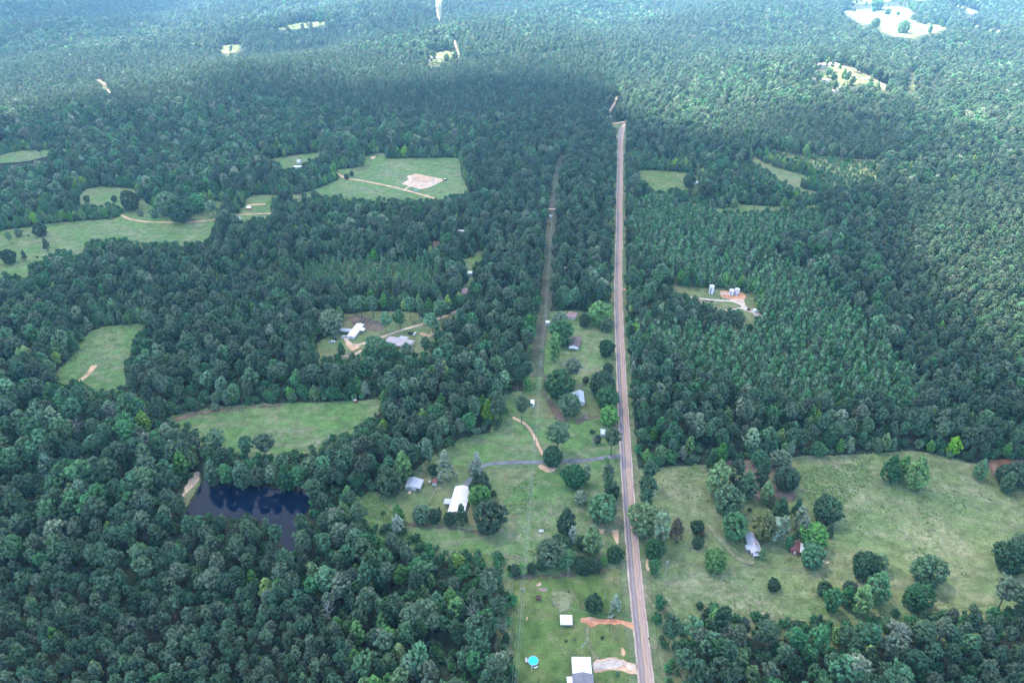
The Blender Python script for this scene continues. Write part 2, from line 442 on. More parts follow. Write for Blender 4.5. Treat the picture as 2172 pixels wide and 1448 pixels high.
CLEAR['well_pad'] = [(1413,604),(1454,609),(1501,612),(1532,614),(1579,620),(1604,623),(1604,648),(1609,665),(1600,690),(1589,701),(1581,685),(1574,670),(1559,662),(1534,659),(1520,656),(1495,643),(1470,634),(1448,629),(1430,618)]
CLEAR['lawn_east'] = [(1347,360),(1400,361),(1455,366),(1480,372),(1486,402),(1480,408),(1440,403),(1400,408),(1385,408),(1370,390),(1360,380)]
CLEAR['glade_g'] = [(1570,432),(1600,436),(1660,437),(1755,433),(1740,440),(1660,448),(1575,451),(1510,448),(1510,442),(1560,441)]
CLEAR['glade_h'] = [(1597,333),(1625,346),(1665,360),(1700,370),(1722,380),(1700,384),(1700,398),(1740,410),(1760,418),(1740,421),(1690,403),(1650,382),(1620,354),(1597,341)]
CLEAR['field_e'] = [(1394,991),(1426,984),(1497,984),(1548,977),(1626,973),(1684,965),(1787,962),(1850,958),(1924,953),(1954,955),(1999,965),(2036,975),(2073,979),(2098,977),(2148,972),(2230,970),(2230,1287),(2172,1287),(2126,1289),(2070,1291),(1995,1297),(1943,1306),(1872,1304),(1756,1323),(1726,1319),(1685,1312),(1622,1304),(1599,1304),(1547,1308),(1536,1285),(1506,1282),(1472,1312),(1453,1319),(1435,1315),(1416,1289),(1397,1257),(1393,1300),(1400,1400),(1404,1448),(1408,1470),(1385,1470),(1385,1448),(1358,1240),(1346,1060),(1340,990)]
CLEAR['far_field_a'] = [(1782,25),(1812,22),(1870,16),(1912,14),(1932,20),(1945,34),(1970,50),(2015,60),(2011,64),(1988,73),(1960,76),(1946,86),(1892,80),(1868,72),(1858,58),(1849,52),(1832,61),(1807,42),(1789,32)]
CLEAR['far_field_b'] = [(1798,4),(1834,-6),(1997,-6),(1960,4),(1912,2),(1870,8),(1816,12)]
CLEAR['far_field_c'] = [(2010,5),(2047,15),(2076,26),(2078,35),(2051,34),(2045,23),(2020,13)]
CLEAR['far_field_d'] = [(2043,49),(2076,55),(2143,68),(2123,75),(2076,64),(2040,56)]
CLEAR['far_field_e'] = [(1734,131),(1773,138),(1815,146),(1819,156),(1845,165),(1865,176),(1893,187),(1889,196),(1869,196),(1856,186),(1823,180),(1819,199),(1811,199),(1804,182),(1786,184),(1782,197),(1765,203),(1762,187),(1769,168),(1749,171),(1700,168),(1705,163),(1760,160),(1764,152),(1750,143),(1734,140)]
CLEAR['far_field_f'] = [(1928,148),(1946,155),(1938,170),(1935,180),(1953,184),(1935,203),(1922,200),(1925,187)]
CLEAR['far_field_g'] = [(1983,159),(1998,160),(1990,171),(1990,184),(1974,193),(1970,180),(1976,168)]
CLEAR['far_field_h'] = [(903,116),(939,108),(961,107),(962,124),(944,129),(930,138),(903,138),(914,128),(908,124)]
CLEAR['far_field_i'] = [(576,64),(620,52),(697,44),(702,52),(640,60),(600,68)]
CLEAR['far_field_j'] = [(470,98),(512,94),(512,110),(484,121),(466,113)]
CLEAR['far_field_k'] = [(200,167),(206,168),(230,183),(234,199),(222,192)]
CLEAR['far_strip'] = [(918,-8),(924,14),(923,35),(932,50),(936,48),(934,30),(937,12),(940,-8)]
CLEAR['far_strip2'] = [(960,83),(964,82),(971,100),(977,120),(971,121),(963,100)]
CLEAR['bare'] = [(1918,930),(1946,930),(1946,938),(1920,940)]
CLEAR['track_top'] = [(1293,232),(1306,212),(1314,200),(1318,202),(1306,230),(1290,246)]
CLEAR['junction'] = [(1294,262),(1328,258),(1328,266),(1322,280),(1306,290),(1304,275)]

sheet("pasture", CLEAR['farm'], G_PAST, .04, "green pasture and yards west of the road")
sheet("pasture", CLEAR['field_a'], G_PAST, .04, "long pasture above the pond")
sheet("pasture", CLEAR['field_b'], G_PAST, .04, "oval pasture at the left")
sheet("pasture", CLEAR['field_c'], G_PAST, .04, "wide pasture at the far left")
sheet("pasture", CLEAR['field_d'], G_PAST, .04, "pasture round the bare building pad")
sheet("pasture", CLEAR['field_e'], G_HAY, .04, "large rough hayfield east of the road")
for k in ('glade_a', 'glade_b', 'glade_c', 'glade_g', 'glade_d', 'glade_f'): sheet("pasture", CLEAR[k], G_PAST, .04)
sheet("lawn", CLEAR['lawn_east'], G_LAWN, .04)
sheet("pasture", CLEAR['glade_h'], G_YARD, .06)
sheet("scrub_ground", [(1570,350),(1600,330),(1640,322),(1720,330),(1865,340),(1865,402),(1800,428),(1700,428),(1620,404),(1560,384)], G_VERGE, .03)
sheet("scrub_ground", [(1375,450),(1500,425),(1575,430),(1565,458),(1400,456)], G_PAST, .03)
sheet("scrub_ground", [(620,582),(660,560),(760,552),(880,556),(925,575),(962,600),(940,622),(880,630),(700,635),(638,614)], G_PAST, .03)
sheet("scrub_ground", [(1345,640),(1420,560),(1500,545),(1680,575),(1740,600),(1850,720),(1990,850),(1900,880),(1700,880),(1560,850),(1480,830),(1400,770),(1345,760)], G_YARD, .02)
sheet("pasture", CLEAR['house_glade'], G_YARD, .04)
sheet("pasture", CLEAR['well_pad'], G_YARD, .04)
FAR_DRY = groundmix("far_dry_grass", [(.085, .115, .045), (.115, .130, .060), (.17, .155, .10), (.065, .095, .035)], .01, .3, edge=9, dry=.8)
FAR_DIRT = groundmix('far_dirt', [(.17, .135, .10), (.20, .16, .12), (.24, .20, .15), (.12, .12, .07)], .02, .3, edge=3, dry=.8)
for k in CLEAR:
    if k.startswith('far_'): sheet("far_pasture", CLEAR[k], FAR_DRY, .1, jit=4)
sheet("bare_ground", CLEAR['glade_e'], D_EARTH, .04)
sheet("bare_ground", CLEAR['bare'], D_EARTH, .04)
sheet("sandy_bank", CLEAR['dam'], G_YARD, .04)
sheet("grass_clearing", CLEAR['junction'], G_VERGE, .04)
sheet("grass_clearing", CLEAR['track_top'], G_VERGE, .04)

# the same grass runs on beneath the trees along the near side of each clearing
for k, m_ in (('field_a', G_PAST), ('field_b', G_PAST), ('field_c', G_PAST), ('field_d', G_PAST), ('field_e', G_HAY), ('house_glade', G_YARD), ('well_pad', G_YARD), ('lawn_east', G_LAWN), ('glade_g', G_PAST), ('glade_d', G_PAST)):
    P_ = [UG(*p) for p in CLEAR[k]]
    sheet("grass_margin", None, m_, .018, world=[Vector((p.x, p.y - 11, 0)) for p in P_])
for k, m_, dx, dy, z_ in (('farm', G_PAST, -9, -4, .022), ('field_e', G_HAY, 10, -4, .023), ('field_e', G_HAY, 4, -17, .014)):
    sheet("grass_margin", None, m_, z_, world=[Vector((p.x + dx, p.y + dy, 0)) for p in [UG(*q) for q in CLEAR[k]]])
# lawn and farmyard on top of the pasture
sheet("grass_margin", [(1362,1240),(1396,1262),(1440,1300),(1462,1340),(1475,1480),(1380,1480)], G_VERGE, .03)
sheet("grass_margin", [(1052,1222),(1096,1216),(1096,1480),(1040,1480),(1050,1330)], G_VERGE, .03)
sheet("grass_margin", [(740,1090),(900,1140),(1092,1188),(1092,1215),(1000,1205),(880,1180),(760,1130)], G_PAST, .03)
sheet("lawn", [(1087,1470),(1086,1330),(1090,1226),(1150,1216),(1250,1208),(1332,1200),(1340,1300),(1357,1448),(1359,1470)], G_LAWN, .09)
sheet("farmyard", [(835,1050),(878,1010),(905,996),(940,978),(1000,990),(1060,992),(1130,988),(1150,1000),(1100,1030),(1075,1060),(1068,1085),(1080,1120),(1010,1118),(940,1112),(870,1115),(840,1090)], G_YARD, .09)
sheet("farmyard", [(1100,840),(1150,832),(1200,830),(1260,838),(1290,850),(1285,880),(1210,890),(1150,888),(1085,885)], G_YARD, .09)
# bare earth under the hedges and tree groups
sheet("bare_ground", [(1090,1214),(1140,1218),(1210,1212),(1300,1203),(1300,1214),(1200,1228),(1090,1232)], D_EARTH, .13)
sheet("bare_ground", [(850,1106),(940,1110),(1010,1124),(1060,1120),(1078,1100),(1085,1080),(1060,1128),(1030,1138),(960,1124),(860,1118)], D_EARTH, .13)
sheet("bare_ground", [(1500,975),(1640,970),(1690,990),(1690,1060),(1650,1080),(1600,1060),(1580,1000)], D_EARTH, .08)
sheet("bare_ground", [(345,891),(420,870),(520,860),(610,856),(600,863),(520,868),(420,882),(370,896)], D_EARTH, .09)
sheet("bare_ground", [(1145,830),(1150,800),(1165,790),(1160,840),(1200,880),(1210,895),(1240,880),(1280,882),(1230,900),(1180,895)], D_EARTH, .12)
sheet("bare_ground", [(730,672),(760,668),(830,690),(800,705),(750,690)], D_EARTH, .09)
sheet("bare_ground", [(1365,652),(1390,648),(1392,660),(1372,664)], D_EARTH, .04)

# road ---------------------------------------------------------------
ROAD_PX = [(1386,1600),(1370.5,1448),(1358,1330),(1345.5,1210),(1332,1040),(1327,960),(1317.6,790),(1311.5,620),(1313.3,500),(1314.3,400),(1316.8,300),(1321,272)]
ROADW = 7.0
road_pts = [UG(*p) for p in ROAD_PX]
def road_material():
    m, n, l = newmat("asphalt"); b = bsdf(n)
    a = n.new("ShaderNodeAttribute"); a.attribute_name = "across"; s = n.new("ShaderNodeAttribute"); s.attribute_name = "along"
    cm = n.new("ShaderNodeCombineXYZ"); l.new(a.outputs["Fac"], cm.inputs[0]); l.new(s.outputs["Fac"], cm.inputs[1])
    def noise(sc, v=(1, 1, 1), det=5):
        mp = n.new("ShaderNodeMapping"); mp.inputs["Scale"].default_value = v; l.new(cm.outputs[0], mp.inputs[0])
        t = n.new("ShaderNodeTexNoise"); t.inputs["Scale"].default_value = sc; t.inputs["Detail"].default_value = det
        l.new(mp.outputs[0], t.inputs[0]); return t.outputs[0]
    r = n.new("ShaderNodeValToRGB"); e = r.color_ramp.elements
    # across the road, from the west kerb to the east one: new dark patch in the west lane's wheel tracks
    stops = [(0, (.50, .35, .28)), (.05, (.42, .31, .26)), (.09, (.18, .16, .175)), (.17, (.12, .12, .145)), (.24, (.24, .21, .23)), (.34, (.27, .23, .24)),
             (.42, (.13, .135, .17)), (.475, (.20, .18, .18)), (.50, (.42, .30, .20)), (.53, (.44, .285, .22)), (.62, (.48, .31, .24)), (.68, (.35, .25, .225)), (.75, (.47, .31, .245)),
             (.85, (.46, .31, .25)), (.90, (.27, .205, .20)), (.94, (.40, .29, .25)), (1, (.50, .34, .28))]
    e[0].position = 0; e[0].color = (*stops[0][1], 1); e[1].position = 1; e[1].color = (*stops[-1][1], 1)
    for p, c in stops[1:-1]:
        q = e.new(p); q.color = (*c, 1)
    mr = n.new("ShaderNodeMapRange"); mr.inputs[1].default_value = -ROADW / 2; mr.inputs[2].default_value = ROADW / 2
    ns = n.new("ShaderNodeMapRange"); ns.inputs[3].default_value = -.25; ns.inputs[4].default_value = .25; l.new(noise(.05, (1, 1, 1)), ns.inputs[0])
    ad = n.new("ShaderNodeMath"); ad.operation = 'ADD'; l.new(a.outputs["Fac"], ad.inputs[0]); l.new(ns.outputs[0], ad.inputs[1])
    l.new(ad.outputs[0], mr.inputs[0]); l.new(mr.outputs[0], r.inputs[0])
    # the darker lane fades along the road
    fd = n.new("ShaderNodeMapRange"); fd.inputs[1].default_value = .35; fd.inputs[2].default_value = .65; fd.inputs[3].default_value = .55; fd.inputs[4].default_value = 1
    l.new(noise(.006, (1, 1, 1), 2), fd.inputs[0])
    mx = n.new("ShaderNodeMix"); mx.data_type = 'RGBA'; mx.inputs["A"].default_value = (.43, .275, .225, 1)
    l.new(fd.outputs[0], mx.inputs["Factor"]); l.new(r.outputs[0], mx.inputs["B"])
    sc = n.new("ShaderNodeMapRange"); sc.inputs[1].default_value = .3; sc.inputs[2].default_value = .7; sc.inputs[3].default_value = .82; sc.inputs[4].default_value = 1.16
    l.new(noise(1.1, (1, .12, 1), 6), sc.inputs[0])
    vm = n.new("ShaderNodeVectorMath"); vm.operation = 'SCALE'; l.new(mx.outputs["Result"], vm.inputs[0]); l.new(sc.outputs[0], vm.inputs["Scale"])
    l.new(vm.outputs[0], b.inputs["Base Color"]); b.inputs["Roughness"].default_value = .85; setspec(b, .2)
    return m
strip("verge", None, 17, G_VERGE, .10, world=road_pts, cols=6, n=14, wv=.12)
strip("road_shoulder", None, ROADW + 1.3, groundmix("shoulder_gravel", [(.52, .39, .33), (.58, .45, .38), (.42, .33, .27), (.36, .32, .22)], .2, 2.0, edge=.45, bump=.1), .15, world=road_pts, cols=6, n=14, wv=.06)
road = strip("road", None, ROADW, road_material(), .20, world=road_pts, cols=8, n=14)
# faint centre line pair
line_m = plain("yellow_line_paint", (.50, .36, .14), .7, 0, .35, 1.5)
for off in (-.14, .14):
    L = smooth_line([Vector((p.x, p.y, 0)) for p in road_pts], 6)
    off_pts = []
    for i, p in enumerate(L):
        t = (L[min(i + 1, len(L) - 1)] - L[max(i - 1, 0)]).normalized()
        off_pts.append(p + Vector((t.y, -t.x, 0)) * off)
    strip("centre_line", None, .11, line_m, .206, world=off_pts, cols=1, n=2)
strip("side_road", [(1294,265),(1305,264),(1318,262),(1335,258)], 6, D_PINK, .22)
strip("side_road", [(1321,272),(1325,266),(1332,262)], 7, D_PINK, .23)
strip("dirt_track", [(1280,262),(1290,244),(1300,226),(1310,206),(1318,192)], 6, D_PINK, .19)

# drives and tracks --------------------------------------------------
ASPH = groundmix("driveway_asphalt", [(.15, .15, .17), (.19, .185, .20), (.24, .22, .22), (.12, .12, .135)], .2, 2.0, edge=.25, bump=.05)
strip("driveway", [(1330,966),(1312,967),(1290,969),(1250,975),(1200,978),(1130,980),(1060,982),(1032,986),(1016,997),(1005,1013),(992,1023)], 3.6, ASPH, .175)
sheet("driveway", [(1312,962),(1326,960),(1326,976),(1312,971)], ASPH, .168, jit=.1)
sheet("driveway", [(983,1022),(1000,1010),(1008,1016),(999,1036),(990,1036),(981,1030)], ASPH, .162, jit=.1)
sheet("dirt_driveway", [(1221,1315),(1232,1308),(1250,1307),(1275,1311),(1300,1311),(1330,1316),(1345,1320),(1349,1345),(1338,1333),(1320,1326),(1290,1324),(1268,1326),(1255,1332),(1243,1324)], D_RED, .17, jit=.4)
sheet("gravel_pad", [(1255,1403),(1278,1401),(1298,1399),(1323,1401),(1328,1410),(1306,1418),(1265,1423),(1257,1423)], D_GRAVEL, .19, jit=.3)
sheet("dirt_patch", [(1272,1396),(1290,1391),(1312,1396),(1330,1402),(1351,1408),(1354,1420),(1335,1424),(1322,1412),(1290,1402)], D_PINK, .15, jit=.5)
sheet("dirt_patch", [(1315,1372),(1322,1370),(1327,1380),(1326,1400),(1333,1408),(1322,1404),(1316,1390)], D_TAN, .17, jit=.4)
sheet("dirt_patch", [(1254,1388),(1262,1386),(1274,1394),(1272,1400),(1256,1398)], D_TAN, .13, jit=.4)
sheet("dirt_patch", [(1256,1400),(1275,1395),(1300,1393),(1322,1397),(1340,1404),(1354,1412),(1356,1428),(1338,1432),(1318,1422),(1290,1423),(1262,1428),(1256,1424)], D_TAN, .142, jit=.6)
strip("worn_track", [(1247,1330),(1245,1350),(1252,1372),(1262,1392),(1275,1402)], 4.0, D_FAINT, .14)
sheet("dirt_patch", [(1228,1275),(1238,1272),(1237,1290),(1230,1308),(1226,1295)], D_EARTH, .13, jit=.6)
sheet("worn_track", [(1165,1250),(1200,1247),(1218,1262),(1215,1300),(1185,1303),(1165,1280)], D_FAINT, .12, jit=1)
for q in ([(1136,1239),(1143,1233),(1149,1234),(1147,1243),(1138,1244)], [(1113,1314),(1122,1298),(1134,1291),(1126,1302),(1118,1318)], [(1144,1305),(1150,1304),(1153,1318),(1148,1316)], [(1296,1225),(1302,1220),(1302,1229),(1297,1231)],
          [(1160,1296),(1166,1300),(1164,1316),(1160,1318)], [(1298,1298),(1310,1299),(1304,1307)], [(1295,1125),(1313,1120),(1314,1150),(1308,1158),(1300,1140)], [(1268,1122),(1285,1120),(1280,1133),(1268,1130)]):
    sheet("dirt_patch", q, D_TAN, .135, jit=.3)
sheet("dirt_patch", [(1135,988),(1150,984),(1165,990),(1190,988),(1175,1000),(1160,1004)], D_TAN, .13, jit=.5)
sheet("dirt_patch", [(1368,1180),(1380,1186),(1378,1210),(1369,1215)], D_TAN, .11, jit=.5)
sheet("dirt_patch", [(1358,1052),(1366,1050),(1366,1066),(1360,1068)], D_TAN, .11, jit=.5)
strip("dirt_track", [(1088,884),(1095,889),(1115,900),(1130,920),(1142,945),(1152,966)], 3.0, D_TAN, .13)
strip("dirt_track", [(990,648),(950,668),(900,686),(850,701),(810,715),(785,724),(760,731),(742,728),(728,712)], 4.2, D_PINK, .13)
sheet("dirt_patch", [(731,725),(748,729),(770,728),(762,738),(748,745),(736,738)], D_TAN, .12, jit=.4)
strip("dirt_track", [(724,755),(740,754),(756,750),(767,742)], 3.5, D_PINK, .12)
strip("dirt_track", [(920,706),(908,712),(893,706)], 5, D_TAN, .12)
strip("dirt_track", [(258,457),(280,466),(320,471),(380,472),(440,468),(465,463),(510,456),(545,454),(580,452)], 4.0, D_TAN, .13, wv=.3)
strip("dirt_track", [(705,364),(735,378),(770,384),(830,396),(880,409),(905,416),(935,425)], 5.0, D_TAN, .13, wv=.15)
strip("dirt_track", [(20,534),(60,522),(95,510),(130,503),(160,500)], 4.0, D_FAINT, .12, wv=.3)
strip("dirt_track", [(525,435),(545,434),(562,433)], 6, D_TAN, .12)
sheet("building_pad", [(850,390),(866,381),(862,374),(882,368),(905,373),(930,378),(946,381),(914,397),(891,402),(870,396)], D_PINK, .14, jit=.6)
sheet("clay_pad", [(870,372),(884,369),(905,374),(924,379),(905,388),(880,384)], D_TAN, .24, jit=.3)
strip("dirt_track", [(857,405),(868,396),(885,398)], 4, D_PINK, .15)
sheet("gravel_pad", [(785,333),(797,331),(796,336),(786,338)], D_PINK, .13, jit=.3)
sheet("clay_pad", [(1528,618),(1548,617),(1570,619),(1581,625),(1583,632),(1570,637),(1540,634),(1529,629)], D_RED, .16, jit=.3)
sheet("gravel_pad", [(1544,635),(1560,634),(1581,632),(1579,640),(1585,652),(1576,654),(1570,646),(1556,641)], D_PINK, .18, jit=.4)
strip("gravel_track", [(1446,629),(1480,633),(1520,637),(1552,639),(1572,646),(1576,652),(1556,657),(1530,658),(1508,650),(1490,641)], 4.2, D_GRAVEL, .19)
strip("gravel_track", [(1574,651),(1588,658),(1604,664),(1608,671)], 7, D_GRAVEL, .2)
strip("dirt_track", [(1320,613),(1330,614),(1338,617)], 4, D_RED, .18)
strip("worn_track", [(1395,1195),(1450,1195),(1520,1197),(1600,1200),(1680,1206),(1740,1202),(1810,1192)], 3.2, D_FAINT, .12, wv=.3)
strip("worn_track", [(1500,1110),(1530,1145),(1560,1180),(1600,1196)], 6, D_FAINT, .12, wv=.3)
strip("worn_track", [(1352,368),(1372,380),(1400,387),(1450,386),(1475,388)], 3, D_FAINT, .12)
sheet("dirt_track", [(409,1000),(425,1000),(424,1018),(408,1034),(396,1050),(382,1075),(370,1076),(384,1050),(396,1024)], D_PINK, .12, jit=.8)
sheet("dirt_patch", [(100,549),(118,536),(124,538),(112,552),(100,556)], D_TAN, .13, jit=.6)
strip("worn_track", [(163,812),(185,795),(200,775)], 5, D_TAN, .1, wv=.3)
strip("far_track", [(1734,135),(1775,142),(1812,150),(1840,163),(1866,178),(1892,190)], 12, FAR_DIRT, .3)
strip("far_road", [(975,130),(971,115),(966,98),(961,83),(944,66),(934,46),(928,30),(926,12),(930,-8)], 10, FAR_DIRT, .3)
strip("far_track", [(200,166),(218,177),(231,186),(233,200)], 9, FAR_DIRT, .3)
# power line corridor through the woods
CORR_PX = [(1139,800),(1141,740),(1150,690),(1158,640),(1162,580),(1166,520),(1172,440),(1177,395),(1186,355),(1196,330)]
corr_pts = [UG(*p) for p in CORR_PX]
strip("cleared_strip", None, 13, G_BROWN, .07, world=corr_pts, cols=6, wv=.1)
strip("dirt_track", [(1161,443),(1172,443.5),(1184,443)], 5, D_PINK, .12)

# ponds
def water():
    m, n, l = newmat("pond_water"); b = bsdf(n)
    b.inputs["Base Color"].default_value = (.001, .008, .030, 1); b.inputs["Roughness"].default_value = .015
    b.inputs["IOR"].default_value = 1.33; setspec(b, .5)
    tc = n.new("ShaderNodeTexCoord"); t = n.new("ShaderNodeTexNoise"); t.inputs["Scale"].default_value = .6; t.inputs["Detail"].default_value = 3
    l.new(tc.outputs["Object"], t.inputs[0]); bp = n.new("ShaderNodeBump"); bp.inputs["Strength"].default_value = .012; bp.inputs["Distance"].default_value = .05
    l.new(t.outputs[0], bp.inputs["Height"]); l.new(bp.outputs[0], b.inputs["Normal"])
    return m
pond_poly = [(425,1027),(440,1018),(460,1020),(480,1028),(512,1027),(547,1032),(589,1037),(628,1042),(647,1029),(668,1026),(672,1045),(660,1070),(640,1100),(634,1140),(622,1172),(604,1165),(590,1140),(575,1120),(540,1100),(480,1096),(395,1090),(398,1078),(415,1052)]
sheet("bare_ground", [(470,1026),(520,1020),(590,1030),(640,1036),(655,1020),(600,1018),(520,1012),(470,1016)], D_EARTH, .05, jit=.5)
tag(sheet("pond", pond_poly, water(), .10, "dark still pond among the trees", jit=.5), None, None, None, 'structure')
mud, n_, l_ = newmat("muddy_water")
bsdf(n_).inputs["Base Color"].default_value = (.22, .10, .05, 1); bsdf(n_).inputs["Roughness"].default_value = .15
sheet("muddy_bank", [(2060,982),(2098,974),(2148,970),(2172,968),(2180,985),(2140,996),(2112,1016),(2095,1012),(2098,996)], D_EARTH, .08)
sheet("muddy_pond", [(2098,978),(2142,973),(2150,980),(2130,990),(2108,1000),(2101,988)], mud, .16, "small reddish muddy pond at the right edge", jit=.3)

# ---------------------------------------------------------------- trees
def blob(rng, r, squash=.8):
    """low rounded clump core"""
    bm = bmesh.new(); bmesh.ops.create_icosphere(bm, subdivisions=1, radius=r)
    vs = [v.co.copy() for v in bm.verts]; fs = [[v.index for v in f.verts] for f in bm.faces]; bm.free()
    return vs, fs

ICO_V, ICO_F = None, None
_bm = bmesh.new(); bmesh.ops.create_icosphere(_bm, subdivisions=1, radius=1)
_bm.verts.ensure_lookup_table(); ICO_V = np.array([v.co[:] for v in _bm.verts]); ICO_F = [[v.index for v in f.verts] for f in _bm.faces]; _bm.free()

def crown_mesh(name, seed, R, z0, z1, prof, nclump, cr, nleaf=14, leaf=.5, fill=.35, mat=None, lump=.18, tall=1.0):
    """a crown: many small clumps (a bumpy core and leaf sprays round it) spread through and over its volume.
    prof(t) -> relative radius at height t in 0..1"""
    rng = np.random.default_rng(seed)
    V = []; F = []; A = []
    k = 0
    nl = rng.integers(5, 9); lob_a = rng.uniform(0, 6.28, nl); lob_t = rng.uniform(.1, .95, nl); lob_s = rng.uniform(.6, 1.5, nl)
    zs = z1 - z0
    # even-ish spread over the surface
    i = 0; ga = 2.39996
    for i in range(nclump):
        t = (i + .5) / nclump
        # more clumps where the crown is wide
        t = rng.uniform(0.02, .99) if rng.random() < .35 else t
        a = i * ga + rng.uniform(-.5, .5)
        rad = R * prof(t)
        lob = 1 + lump * sum(s * math.exp(-(((a - la + math.pi) % (2 * math.pi) - math.pi) ** 2) / .5 - ((t - lt) / .22) ** 2) for la, lt, s in zip(lob_a, lob_t, lob_s)) - lump * .8
        rr = rad * lob * (1 - (rng.random() ** 1.5) * (fill if rng.random() < .7 else .9))
        c = np.array([rr * math.cos(a), rr * math.sin(a), z0 + zs * t + rng.uniform(-.3, .3) * cr])
        s = cr * rng.uniform(.65, 1.3) * (.7 + .3 * prof(t))
        q = ICO_V * (1 + rng.uniform(-.28, .28, (len(ICO_V), 1))) * np.array([s, s, s * .8 * tall]) * .86 + c
        V.append(q); F += [tuple(x + k for x in f) for f in ICO_F]; k += len(q)
        va = rng.uniform(.2, .8); A += [va] * len(q)
        for _ in range(nleaf):
            d = rng.normal(size=3); d[2] = abs(d[2]) * .9 if rng.random() < .8 else d[2]; d /= np.linalg.norm(d) + 1e-9
            p = c + d * np.array([s, s, s * .85 * tall]) * rng.uniform(.85, 1.18)
            nrm = d + np.array([0, 0, .35]) + rng.normal(size=3) * .33; nrm /= np.linalg.norm(nrm)
            u = np.cross(nrm, [.3, .5, .8]); u /= np.linalg.norm(u) + 1e-9; w = np.cross(nrm, u)
            ang = rng.uniform(0, 6.28); u, w = u * math.cos(ang) + w * math.sin(ang), w * math.cos(ang) - u * math.sin(ang)
            L = leaf * rng.uniform(.6, 1.3)
            V.append(np.array([p - u * L * .5, p + u * L * .5, p + u * L * .25 + w * L * .9, p - u * L * .3 + w * L * .8]))
            F.append((k, k + 1, k + 2, k + 3)); k += 4; A += [min(1, max(0, va + rng.uniform(-.2, .35)))] * 4
    allv = np.concatenate(V); rad = np.hypot(allv[:, 0], allv[:, 1]); allv[:, :2] *= R / np.percentile(rad, 98.5)
    me = bpy.data.meshes.new(name); me.from_pydata(allv.tolist(), [], F); me.update()
    at = me.attributes.new("v", 'FLOAT', 'POINT'); at.data.foreach_set("value", np.array(A, np.float32))
    if mat: me.materials.append(mat)
    return me

def trunk_mesh(name, seed, h, r, crown_r, z0, limbs=6, mat=BARK, bare=False):
    rng = random.Random(seed); mb = MB()
    p = Vector((0, 0, -.3)); top = h * (.93)
    n = 4; prev = p; pr = r
    for i in range(n):
        t = (i + 1) / n
        q = Vector((rng.uniform(-.15, .15) * t, rng.uniform(-.15, .15) * t, top * t)); qr = r * (1 - t * .85)
        mb.cyl(prev, q, pr, qr, 6, i == 0); prev, pr = q, qr
    for i in range(limbs):
        z = z0 + (top - z0) * (i + .3) / limbs * (.9); a = i * 2.4 + rng.uniform(-.4, .4)
        L = crown_r * (.8 if bare else .62) * (1 - .5 * (z - z0) / max(top - z0, .1)) * rng.uniform(.8, 1.1)
        s = Vector((0, 0, z)); e = s + Vector((math.cos(a) * L, math.sin(a) * L, L * rng.uniform(.35, .7)))
        mb.cyl(s, e, r * .35, r * .1, 4, False)
        if bare:
            for j in range(3):
                m_ = s.lerp(e, .45 + .25 * j); aa = a + rng.uniform(-1.1, 1.1); l2 = L * rng.uniform(.3, .5)
                mb.cyl(m_, m_ + Vector((math.cos(aa) * l2, math.sin(aa) * l2, l2 * .6)), r * .16, r * .05, 4, False)
    me = mb.mesh(name, mat); return me

pr_round = lambda t: math.sqrt(max(0.02, 1 - (2 * t - .95) ** 2 * .98)) if t > .22 else .74 + t * .7
pr_pine = lambda t: max(.12, (.55 + .9 * t) if t < .4 else math.sqrt(max(.02, 1 - ((t - .42) / .6) ** 2)))
pr_oval = lambda t: max(.1, min(1, .7 + t * 1.2) if t < .3 else (1 - ((t - .3) / .72) ** 1.7))
pr_cone = lambda t: max(.06, (1 - t) ** .85 * 1.0 if t > .12 else .75 + t * 1.2)
pr_col = lambda t: max(.15, .8 + .2 * math.sin(t * 3.1) if t < .75 else .95 * (1 - ((t - .75) / .27) ** 1.5))

KIND = {}   # kind -> dict(height, radius, variants [(crown, trunk)])
def make_kind(key, h, R, z0, prof, nclump, cr, nleaf, leaf, fill, lump, tr, nvar=3, mat='mid', limbs=6, tall=1.0):
    vs = []
    for i in range(nvar):
        hh = h
        c = crown_mesh(f"{key}_crown", hash_(key) + i * 17, R, z0 + cr * .5, hh - cr * .5, prof, nclump, cr, nleaf, leaf, fill, LEAF[mat], lump, tall)
        t = trunk_mesh(f"{key}_trunk", hash_(key) + i, hh, tr, R, z0, limbs)
        vs.append((c, t))
    KIND[key] = dict(h=h, R=R, z0=z0, v=vs, mat=mat)
def hash_(s): return sum(ord(c) * (i + 3) * 7 for i, c in enumerate(s)) % 9999

make_kind('pine',      20, 4.3, 8.5, pr_pine, 95, .95, 12, .62, .35, .30, .26, 4, 'pine', 7)
make_kind('plant',     14, 2.9, 5.0, pr_pine, 48, .80, 11, .55, .30, .20, .18, 3, 'pine', 5)
make_kind('round',     12.6, 6.5, .2, pr_round, 250, .95, 12, .55, .20, .20, .38, 4, 'mid', 8)
make_kind('wood',      18, 5.2, 5.0, pr_round, 110, 1.10, 12, .60, .34, .55, .30, 5, 'mid', 7)
make_kind('oval',      15, 4.2, .8, pr_oval, 150, .85, 13, .55, .24, .26, .24, 3, 'bright', 7, 1.15)
make_kind('young',      9, 2.1, 1.0, pr_cone, 40, .60, 11, .50, .25, .18, .12, 3, 'young', 4, 1.2)
make_kind('cedar',     10, 2.6, .6, pr_cone, 70, .62, 11, .40, .22, .18, .16, 2, 'dark', 5, 1.2)
make_kind('column',    14, 2.6, 1.0, pr_col, 75, .75, 12, .50, .25, .25, .18, 2, 'grey', 6, 1.1)
make_kind('shrub',    3.0, 2.0, .1, pr_round, 30, .62, 11, .45, .25, .25, .08, 2, 'mid', 3)
DEAD = trunk_mesh("dead_tree_trunk", 5, 15, .28, 5.5, 5, 12, BARKG, True)

